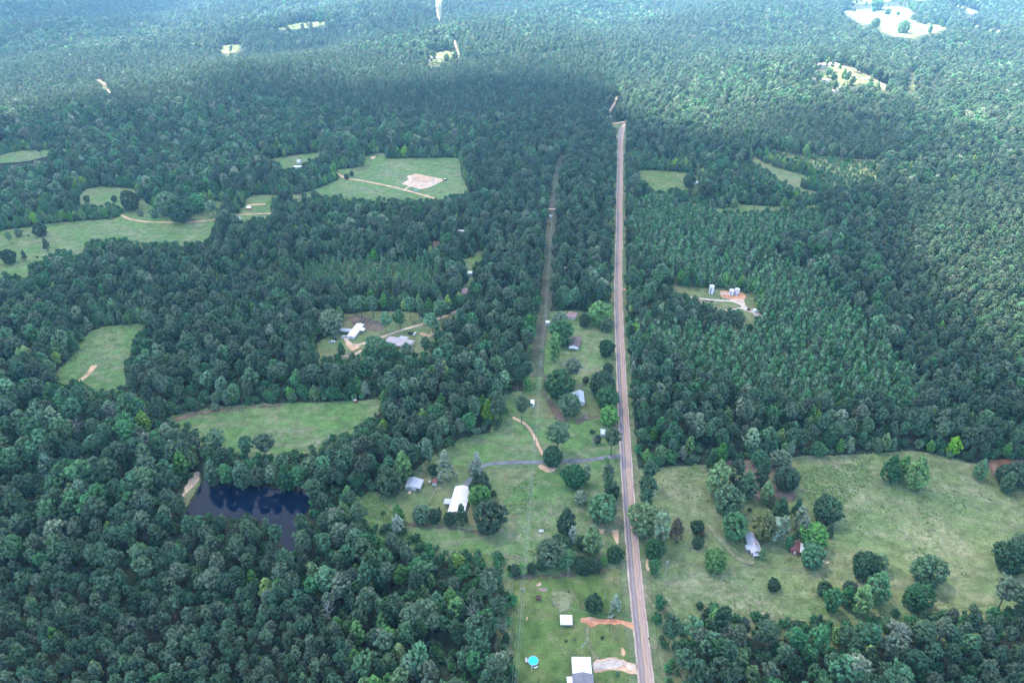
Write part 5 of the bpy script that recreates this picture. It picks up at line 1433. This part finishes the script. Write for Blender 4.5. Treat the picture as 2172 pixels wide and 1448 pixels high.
shed_at(1478,386,8,7,3.4, R_BLUE, W_WHITE, "small far house with a blue roof beside the east lawn", name="lawn_house")
# far settlement
for (px, py, wx, wy, rf, lab, yw) in [
    (1757,137,46,14,R_LILAC,"long pink roofed building at the top of the far settlement",-.15), (1775,192,22,12,R_LILAC,"house with a pale pink roof at the bottom of the far settlement",.1),
    (1717,167,24,6,R_BROWN,"dark long trailer at the left of the far settlement",.1), (1750,169,20,12,R_PINKB,"reddish roof beside the pale trailer of the far settlement",0),
    (1834,166,16,6,R_PINKB,"red roof along the far track",-.6), (1881,186,12,7,R_BROWN,"dark roof at the right end of the far track",0), (1789,183,12,9,R_PINKB,"small red roofed far house",.2),
    (1923,148,18,7,R_WHITE,"white roof in the forest right of the far settlement",0), (1648,169,16,14,R_LILAC,"pale roof in the forest left of the far settlement",0),
    (925,122,24,16,R_WHITE,"white roofed house in the far yellow clearing",.1), (1766,134,20,10,R_WHITE,"white roof behind the long pink building",.1),
    (905,128,16,8,R_BROWN,"dark shed at the left of the far yellow clearing",0), (2010,180,16,9,R_LILAC,"pale roof at the far right edge of the settlement",0)]:
    shed_at(px, py, wx, wy, 4, rf, W_WHITE, lab, yw, name="far_house")

# bare building pad: low block walls
q = UG(897,381); e = empty("building_foundation", q, -.35, "low pale foundation walls on the bare building pad", "foundation")
for (x0, y0, x1, y1) in ((-14, -6.5, 14, -6), (-14, 6, 14, 6.5), (-14.5, -6.5, -14, 6.5), (14, -6.5, 14.5, 6.5)):
    MB().box(x0, y0, 0, x1, y1, .7).obj("wall", CONC, e)
q = UG(944,382); e = empty("white_dish", q, 0, "round black and white tank lid at the corner of the building pad", "tank")
MB().cyl((0, 0, 0), (0, 0, 1.6), 2.6, 2.6, 18).obj("drum", DARK, e); MB().cyl((0, 0, 1.6), (0, 0, 1.75), 1.7, 1.7, 18).obj("lid", TRIM, e)
q = UG(882,404); e = empty("trampoline", q, 0, "turquoise round trampoline beside the orange track", "trampoline")
MB().cyl((0, 0, .8), (0, 0, .9), 2.2, 2.2, 18).obj("mat", plain("turquoise_mat", (.05, .5, .45)), e)
for i in range(4): MB().cyl((math.cos(i * 1.57) * 2, math.sin(i * 1.57) * 2, 0), (math.cos(i * 1.57) * 2, math.sin(i * 1.57) * 2, .8), .06).obj("leg", METAL, e)
q = UG(871,708); e = empty("trampoline", q, 0, "black round trampoline on the glade lawn", "trampoline")
MB().cyl((0, 0, .8), (0, 0, .9), 2.3, 2.3, 18).obj("mat", DARK, e)
for i in range(8): MB().cyl((math.cos(i * .785) * 2.3, math.sin(i * .785) * 2.3, 0), (math.cos(i * .785) * 2.3, math.sin(i * .785) * 2.3, 2.4), .05).obj("pole", DARK, e)

# well pad tanks
TANKW = plain("white_tank_paint", (.80, .78, .75), .5, 0, .06, .6)
def tank(px, py, r, h, mat, label, slot=False):
    q = UG(px, py); e = empty("storage_tank", q, 0, label, "tank")
    MB().cyl((0, 0, 0), (0, 0, h), r, r, 24).obj("shell", mat, e); MB().cyl((0, 0, h), (0, 0, h + r * .18), r * 1.02, .3, 24).obj("cap", mat, e)
    MB().cyl((r * .5, 0, h + r * .08), (r * .5, 0, h + .6), .25, .25, 8).obj("hatch", METAL, e)
    if slot:
        MB().box(-r * .62, -r * .93, .4, -r * .22, -r * .86, h * .82).obj("ladder_panel", DARK, e)
tank(1508, 622, 2.3, 8.2, TANKW, "tall white tank with a dark ladder strip standing alone left of the clay pad", True)
tank(1550.5, 625.5, 2.1, 5.6, TANKW, "tall white tank at the left of the clay pad group", True)
tank(1563, 621.5, 2.3, 4.6, TANKW, "white tank at the back right of the clay pad")
tank(1562.5, 626.5, 1.7, 3.6, plain("grey_tank_paint", (.52, .50, .56), .5), "grey tank at the front of the clay pad")
tank(1556.5, 624.5, 1.5, 5.2, plain("pinkish_tank_paint", (.52, .42, .44), .6), "slim pinkish grey tank between the white tanks")
tank(1600.5, 662, 1.7, 3.0, TANKW, "short white tank at the end of the gravel track")
q = UG(1538,623.5); e = empty("white_skid", q, 0, "flat pale skid on the clay pad", "skid")
MB().box(-4, -1.2, .1, 4, 1.2, .6).obj("deck", TRIM, e); MB().box(-3, -.8, .6, 3, .8, .9).obj("cover", W_TAN, e)
for (pxa, pxb, la) in (((1529,618.5),(1547,618),"back"), ((1529,619),(1532,630),"left"), ((1532,631),(1560,634),"front")):
    A = UG(*pxa); B = UG(*pxb); d = B - A; L = d.length
    e = empty("clay_berm", A, math.atan2(d.y, d.x), f"low clay berm along the {la} of the clay pad", "berm")
    MB().add([(0, -1, 0), (L, -1, 0), (L, 0, .9), (0, 0, .9), (L, 1, 0), (0, 1, 0)], [(0, 1, 2, 3), (3, 2, 4, 5), (1, 4, 2), (0, 3, 5)]).obj("bank", D_RED if False else plain("berm_clay", (.58, .34, .24), .95), e)
# pump jack
q = UG(1499,645); e = empty("pump_jack", q, math.pi, "black pump jack on the gravel loop", "pump jack")
MB().box(-4.5, -.8, 0, 4.5, .8, .4).obj("base", DARK, e)
for s in (-1, 1): MB().cyl((s * 1.1, -.6, .4), (0, 0, 3.4), .14).obj("leg", DARK, e); 
MB().cyl((-4.4, 0, 2.9), (3.4, 0, 3.9), .26, .26, 6).obj("beam", DARK, e)
MB().cyl((-4.6, -.2, 2.7), (-4.6, .2, 2.7), 1.0, 1.0, 12).obj("horse_head", DARK, e)
MB().cyl((3.2, -.35, 1.6), (3.2, .35, 1.6), 1.1, 1.1, 12).obj("counterweight", DARK, e); MB().box(3.1, -.1, 1.6, 3.3, .1, 3.9).obj("pitman_arm", DARK, e)
q = UG(1589,658); e = empty("equipment_skid", q, -.3, "dark equipment skid at the end of the gravel track", "skid")
MB().box(-2, -1, 0, 2, 1, .3).obj("base", W_RED, e); MB().box(-1.8, -.8, .3, .2, .8, 1.8).obj("engine_box", DARK, e); MB().box(.5, -.6, .3, 1.8, .6, 1.0).obj("tank_box", W_RED, e)

# ---------------------------------------------------------------- vehicles
TYRE = plain("tyre_rubber", (.02, .02, .02), .9)
def vehicle(px, py, yaw, paint, label, cat="car", truck=False, name="parked_car"):
    q = UG(px, py); e = empty(name, q, yaw, label, cat)
    L, W = (5.6, 1.95) if truck else (4.6, 1.8)
    prof = [(-L / 2, .45), (L / 2, .45), (L / 2, .85), (L / 2 - .2, 1.02), (L * .17, 1.08), (-L * .10, 1.10), (-L / 2 + .1, 1.08), (-L / 2, .9)]
    mb = MB(); n = len(prof); w = W / 2
    vs = [(x, -w, z) for x, z in prof] + [(x, w, z) for x, z in prof]
    mb.add(vs, [tuple(range(n)), tuple(range(2 * n - 1, n - 1, -1))] + [(i, n + i, n + (i + 1) % n, (i + 1) % n) for i in range(n)]).obj("body", paint, e)
    c0, c1 = (-.4, 1.3) if truck else (-1.7, .9)
    cv = [(c0 - .1, -w + .1, 1.08), (c1 + .5, -w + .1, 1.06), (c1, -w + .25, 1.62), (c0 + .15, -w + .25, 1.66)]
    cv += [(a, -b, c) for a, b, c in cv]
    MB().add(cv, [(0, 1, 2, 3), (7, 6, 5, 4), (1, 5, 6, 2), (4, 0, 3, 7)]).obj("window", GLASS, e)
    MB().box(c0 + .12, -w + .24, 1.64, c1 + .02, w - .24, 1.70).obj("cabin_roof", paint, e)
    if truck: MB().box(-L / 2 + .15, -w + .18, 1.085, -.75, w - .18, 1.12).obj("truck_bed", DARK, e)
    for x in (-L * .31, L * .31):
        for s in (-1, 1):
            t = MB().cyl((x, s * (w - .2), .36), (x, s * (w + .02), .36), .36, .36, 14).obj("wheel", TYRE, e)
            MB().cyl((x, s * (w + .0), .36), (x, s * (w + .03), .36), .2, .2, 10).obj("rim", METAL, t)
    for s in (-1, 1): MB().box(L / 2 - .06, s * w * .7 - .2, .68, L / 2 + .02, s * w * .7 + .2, .84).obj("headlight", TRIM, e)
WHP = plain("white_car_paint", (.78, .78, .78), .3, 0, .03, 1, .5); BLP = plain("black_car_paint", (.02, .02, .025), .25, 0, .03, 1, .5)
vehicle(704,726, .1, WHP, "white pickup truck parked left of the mobile home", "pickup", True, "parked_pickup")
vehicle(711,720, -.15, BLP, "black car parked behind the white pickup", "car")
vehicle(730,716, .9, WHP, "white car parked beside the lower end of the mobile home", "car")
vehicle(880.5,709, 1.2, WHP, "light vehicle on the grass right of the grey roofed house", "car")
# riding mower by the shed
q = UG(912,1024); e = empty("utility_vehicle", q, 1.4, "small dark utility vehicle parked between the garage and the tiny shed", "utility vehicle")
MB().box(-1.4, -.75, .4, 1.4, .75, .95).obj("body", plain("dull_pink_paint", (.40, .30, .30)), e); MB().box(-1.2, -.72, 1.7, .3, .72, 1.8).obj("canopy", W_TAN, e)
for x in (-1.1, .2):
    for y in (-.6, .6): MB().box(x - .03, y - .03, .95, x + .03, y + .03, 1.7).obj("post", DARK, e)
for x in (-.9, .9):
    for s in (-1, 1): MB().cyl((x, s * .65, .35), (x, s * .88, .35), .35, .35, 12).obj("wheel", TYRE, e)

# ---------------------------------------------------------------- poles and wires
POLEM = plain("creosoted_pole", (.09, .07, .06), .9, 0, .2, 1); INS = plain("pale_insulator", (.62, .62, .60), .4)
def pole(px, py, h, label, arm=True, yaw=0.0, lean_=0.0, mat=None, r=.17, light=False, transformer=False, world=None):
    q = world if world is not None else UG(px, py); e = empty("utility_pole" if arm else ("yard_light" if light else "pole"), q, yaw, label, "pole"); e.rotation_euler = (0, lean_, yaw)
    MB().cyl((0, 0, -.5), (0, 0, h), r, r * .72, 8).obj("shaft", mat or POLEM, e)
    if arm:
        a = MB().box(-1.35, .12, h - .55, 1.35, .26, h - .37).obj("crossarm", plain("bleached_crossarm", (.42, .40, .38), .8), e)
        for x in (-1.2, 0.0, 1.2): MB().cyl((x, .19, h - .37), (x, .19, h - .08), .09, .06, 6).obj("insulator", INS, a)
    if transformer: MB().cyl((.42, 0, h - 2.2), (.42, 0, h - 1.1), .3, .3, 10).obj("transformer", METAL, e)
    if light:
        MB().box(-.1, -.9, h - .1, .1, 0, h - .02).obj("arm", METAL, e); MB().cyl((0, -.9, h - .35), (0, -.9, h - .05), .28, .16, 10).obj("lamp", INS, e)
    return e
LINE = [(1108,1277,"below the hedge, in front of the forest"), (1126,1057,"in the pasture right of the huge dark tree"), (1135.5,937,"beside the dirt track in the pasture"), (1147,791,"on the narrow lawn at the forest edge"),
        (1156,690,"beside the white shed at the top yard"), (1161,612,"at the start of the cleared strip"), (1167,527,"in the middle of the cleared strip"), (1172,440,"above the pale crossing track"), (1181,372,"at the far end of the cleared strip")]
PH = 11.0
lw = []
for i, (a_, b_, t_) in enumerate(LINE):
    q = UG(a_, b_); lw.append(q); pole(a_, b_, PH, "brown utility pole with a crossarm " + t_, yaw=0.0, transformer=(i in (0, 3)))
first = lw[0] + (lw[0] - lw[1]).normalized() * 70
lw = [first] + lw
pole(0, 0, PH, "utility pole of the same line just below the photo's lower edge", world=first)
WIREM = plain("pale_wire", (.42, .46, .44), .5, 0, .05)
e = empty("power_line", lw[0], 0, "thin overhead wires running up the left of the lawn and pasture", "power line")
for off, dz, rad in ((-1.2, -.05, .032), (0.0, .0, .032), (1.2, -.05, .032), (.25, -1.9, .03)):
    mb = MB()
    for a_, b_ in zip(lw[:-1], lw[1:]):
        A = a_ + Vector((off, .19, PH + dz)) - lw[0]; B = b_ + Vector((off, .19, PH + dz)) - lw[0]
        prev = A
        for k in range(1, 9):
            t = k / 8; q = A.lerp(B, t); q.z -= 4 * t * (1 - t) * 1.4
            mb.cyl(prev, q, rad, rad, 4, False); prev = q
    mb.obj("wire", WIREM, e)
pole(1292,1338,11.5,"utility pole standing in the loop of the red driveway", transformer=True, yaw=.2)
pole(1412,1219,11,"pale utility pole with a crossarm in the hayfield beside the road", yaw=.7, mat=plain("bleached_pole", (.40, .38, .36)))
pole(1283,1269,7,"slim white pole on the lawn right of the round tree", arm=False, mat=TRIM, r=.09)
pole(969.5,1021,8.5,"dark yard light pole above the farmhouse", arm=False, light=True)
pole(1131.5,1200,9,"dark pole at the left edge of the large hedge tree", arm=False)
pole(1141,1460,9,"dark pole at the bottom edge left of the ranch house", arm=False)
pole(1038.5,1040,6,"dark post right of the yard cedars", arm=False)
pole(750,741,9,"thin pole beside the clay patch in the house glade", arm=False, r=.12)
pole(1432,384,9,"thin pole on the far east lawn", arm=False, r=.15)
def wire(a, za, b, zb, label, sag=.8, r=.022):
    A = UG(*a); B = UG(*b); A.z += za; B.z += zb
    e = empty("service_wire", A, 0, label, "wire"); mb = MB(); prev = Vector((0, 0, 0)); D = B - A
    for k in range(1, 9):
        t = k / 8; q = D * t; q.z -= 4 * t * (1 - t) * sag; mb.cyl(prev, q, r, r, 4, False); prev = q
    mb.obj("strand", WIREM, e)
wire((1108,1277), 9.0, (1292,1338), 10.5, "service wire from the line to the driveway pole", 2)
wire((1292,1338), 10.8, (1412,1219), 10.4, "service wire crossing the road")
wire((1292,1338), 8.0, (1262,1425), 3.2, "service wire down to the ranch house")
wire((1126,1057), 9.2, (969.5,1021), 8.0, "service wire to the yard light pole", 2)
# mailbox
q = UG(1375.5,1356); e = empty("mailbox", q, 0, "small dark mailbox at the east edge of the road", "mailbox")
MB().box(-.06, -.06, 0, .06, .06, 1.0).obj("post", W_WOOD, e); MB().box(-.3, -.18, 1.0, .35, .18, 1.4).obj("box", DARK, e)

# fences
def fence(pts, label, step=3.0, h=1.15, mat=W_WOOD, rails=(.45, .95), name="fence"):
    P = [UG(*p) for p in pts]; e = empty(name, P[0], 0, label, "fence"); o = P[0]
    for a, b in zip(P[:-1], P[1:]):
        d = b - a; L = d.length; k = max(1, int(L / step)); yaw = math.atan2(d.y, d.x)
        for j in range(k + 1):
            q = a + d * (j / k) - o; MB().box(q.x - .07, q.y - .07, -.2, q.x + .07, q.y + .07, h).obj("post", mat, e)
        for z in rails: MB().cyl(a - o + Vector((0, 0, z)), b - o + Vector((0, 0, z)), .05, .05, 4).obj("rail", mat, e)
fence([(907.5,1070),(926,1037),(945,1037.5),(966,1038)], "pale wooden yard fence left of the farmhouse", 2.6, 1.2, plain("pale_fence_wood", (.45, .38, .34)))
fence([(1016,1003),(1060,991),(1110,987),(1150,985)], "low wire fence below the asphalt drive", 4, 1.1)
fence([(1110,891),(1150,893),(1200,890),(1280,886)], "fence between the cottage yard and the upper pasture", 5, 1.1)
fence([(1400,1252),(1440,1222),(1480,1215)], "short old fence in the corner of the hayfield", 5, 1.1)

# ---------------------------------------------------------------- haze and clouds
hz, hn, hl_ = newmat("haze_air")
hn.remove(hn["Principled BSDF"])
pv = hn.new("ShaderNodeVolumePrincipled"); pv.inputs["Color"].default_value = (.30, .62, 1.0, 1); pv.inputs["Density"].default_value = HAZE_DENSITY; pv.inputs["Anisotropy"].default_value = .45
hl_.new(pv.outputs[0], hn["Material Output"].inputs["Volume"])
o = MB().box(-5300, -700, -27, 5300, 7100, CAM_H + 2).obj("haze", hz); tag(o, "thin blue summer haze over the whole land", "haze", None, 'stuff')

# broken cloud above: closed thin bodies of uneven density; their shade is what darkens the near land
LIT = [  # (outline in the photo where sun reaches the ground, softness px, light let through)
 ([(-600,290),(0,272),(120,235),(220,222),(350,225),(450,195),(520,168),(640,182),(800,185),(1000,155),(1200,165),(1262,178),(1285,250),(1400,285),(1520,290),(1620,272),(1680,250),(1900,250),(1970,285),(2172,340),(2900,400),(2900,-400),(-600,-400)], 34, 1.0),
 ([(1900,400),(2172,340),(2700,360),(2700,760),(2172,720),(2050,740),(1960,690),(1880,600),(1830,520),(1860,450)], 60, .55),
 ([(1300,185),(1380,260),(1500,292),(1640,312),(1780,385),(1850,420),(2172,430),(2900,430),(2900,120),(1330,120)], 70, .50),
 ([(1500,1000),(1900,960),(2300,1000),(2300,1290),(1900,1290),(1420,1230),(1420,1100)], 90, .09),
 ([(1100,1230),(1320,1230),(1360,1500),(1100,1500)], 60, .07),
]
DARKP = [([(-600,130),(0,125),(160,105),(330,55),(380,10),(380,-100),(-600,-100)], 30, .75), ([(420,70),(560,60),(700,70),(880,45),(940,70),(900,105),(700,100),(560,110)], 25, .45),
         ([(1640,250),(1900,280),(1930,330),(1860,350),(1700,330)], 25, .6)]
def soft(a, b, poly, s):
    d = dist_poly(a, b, poly); ins = pip(a, b, poly); sd = np.where(ins, d, -d)
    t = np.clip(sd / s * .5 + .5, 0, 1); return t * t * (3 - 2 * t)
step = 30
gx = np.arange(-4200, 4200, step); gy = np.arange(-400, 5200, step)
CX, CY = np.meshgrid(gx, gy)
offx = SUN_DIR.x / SUN_DIR.z * CLOUD_Z; offy = SUN_DIR.y / SUN_DIR.z * CLOUD_Z
a, b, zc = proj(CX.ravel(), CY.ravel(), np.zeros(CX.size))
w1 = sum_noise(CX.ravel(), CY.ravel(), 70, 21); w2 = sum_noise(CX.ravel(), CY.ravel(), 35, 22)
a = a + w1 * 9; b = b + w2 * 5
Tt = np.full(a.shape, .043)
for poly, s, v in LIT: Tt = np.maximum(Tt, soft(a, b, poly, s) * v)
for poly, s, v in DARKP: Tt = Tt * (1 - soft(a, b, poly, s) * v)
Tt = np.where(zc < 5, .09, Tt)
Dn = np.clip(1 - Tt, 0, 1); Dn = np.where(Dn < .02, 0, Dn)
ny, nx = CX.shape
dens = Dn.reshape(ny, nx)
top = np.stack([CX + offx, CY + offy, CLOUD_Z + 40 + 70 * dens], -1).reshape(-1, 3)
bot_ = np.stack([CX + offx, CY + offy, CLOUD_Z - 12 * dens + 2 * w1.reshape(ny, nx)], -1).reshape(-1, 3)
i = np.arange(nx * ny).reshape(ny, nx)
cell = np.maximum.reduce([dens[:-1, :-1], dens[:-1, 1:], dens[1:, 1:], dens[1:, :-1]]) > .01
q = np.stack([i[:-1, :-1][cell], i[:-1, 1:][cell], i[1:, 1:][cell], i[1:, :-1][cell]], -1)
F = np.concatenate([q, q[:, ::-1] + nx * ny])
me = bpy.data.meshes.new("cloud")
co = np.concatenate([top, bot_]).astype(np.float32)
me.vertices.add(len(co)); me.vertices.foreach_set("co", co.ravel())
me.loops.add(F.size); me.loops.foreach_set("vertex_index", F.ravel().astype(np.int32))
me.polygons.add(len(F)); me.polygons.foreach_set("loop_start", (np.arange(len(F)) * 4).astype(np.int32))
me.update(calc_edges=True)
at = me.attributes.new("dens", 'FLOAT', 'POINT'); at.data.foreach_set("value", np.concatenate([dens.ravel(), dens.ravel() * .15]).astype(np.float32))
cm, n, l = newmat("cloud_vapour"); n.remove(n["Principled BSDF"])
A = n.new("ShaderNodeAttribute"); A.attribute_name = "dens"
# each skin lets 1-dens of the light straight through
s1 = n.new("ShaderNodeMath"); s1.operation = 'SUBTRACT'; s1.inputs[0].default_value = 1; l.new(A.outputs["Fac"], s1.inputs[1])

s1.use_clamp = True
s2 = s1
tr = n.new("ShaderNodeBsdfTransparent"); tl = n.new("ShaderNodeBsdfTranslucent"); tl.inputs[0].default_value = (.205, .203, .196, 1)
df = n.new("ShaderNodeBsdfDiffuse"); df.inputs[0].default_value = (.9, .9, .9, 1)
mA = n.new("ShaderNodeMixShader"); mA.inputs[0].default_value = .35; l.new(tl.outputs[0], mA.inputs[1]); l.new(df.outputs[0], mA.inputs[2])
mB = n.new("ShaderNodeMixShader"); l.new(s2.outputs[0], mB.inputs[0]); l.new(mA.outputs[0], mB.inputs[1]); l.new(tr.outputs[0], mB.inputs[2])
l.new(mB.outputs[0], n["Material Output"].inputs[0])
me.materials.append(cm)
tag(link("cloud", me), kind='structure')
print("singles", int(single.sum()), "rest", len(rest))
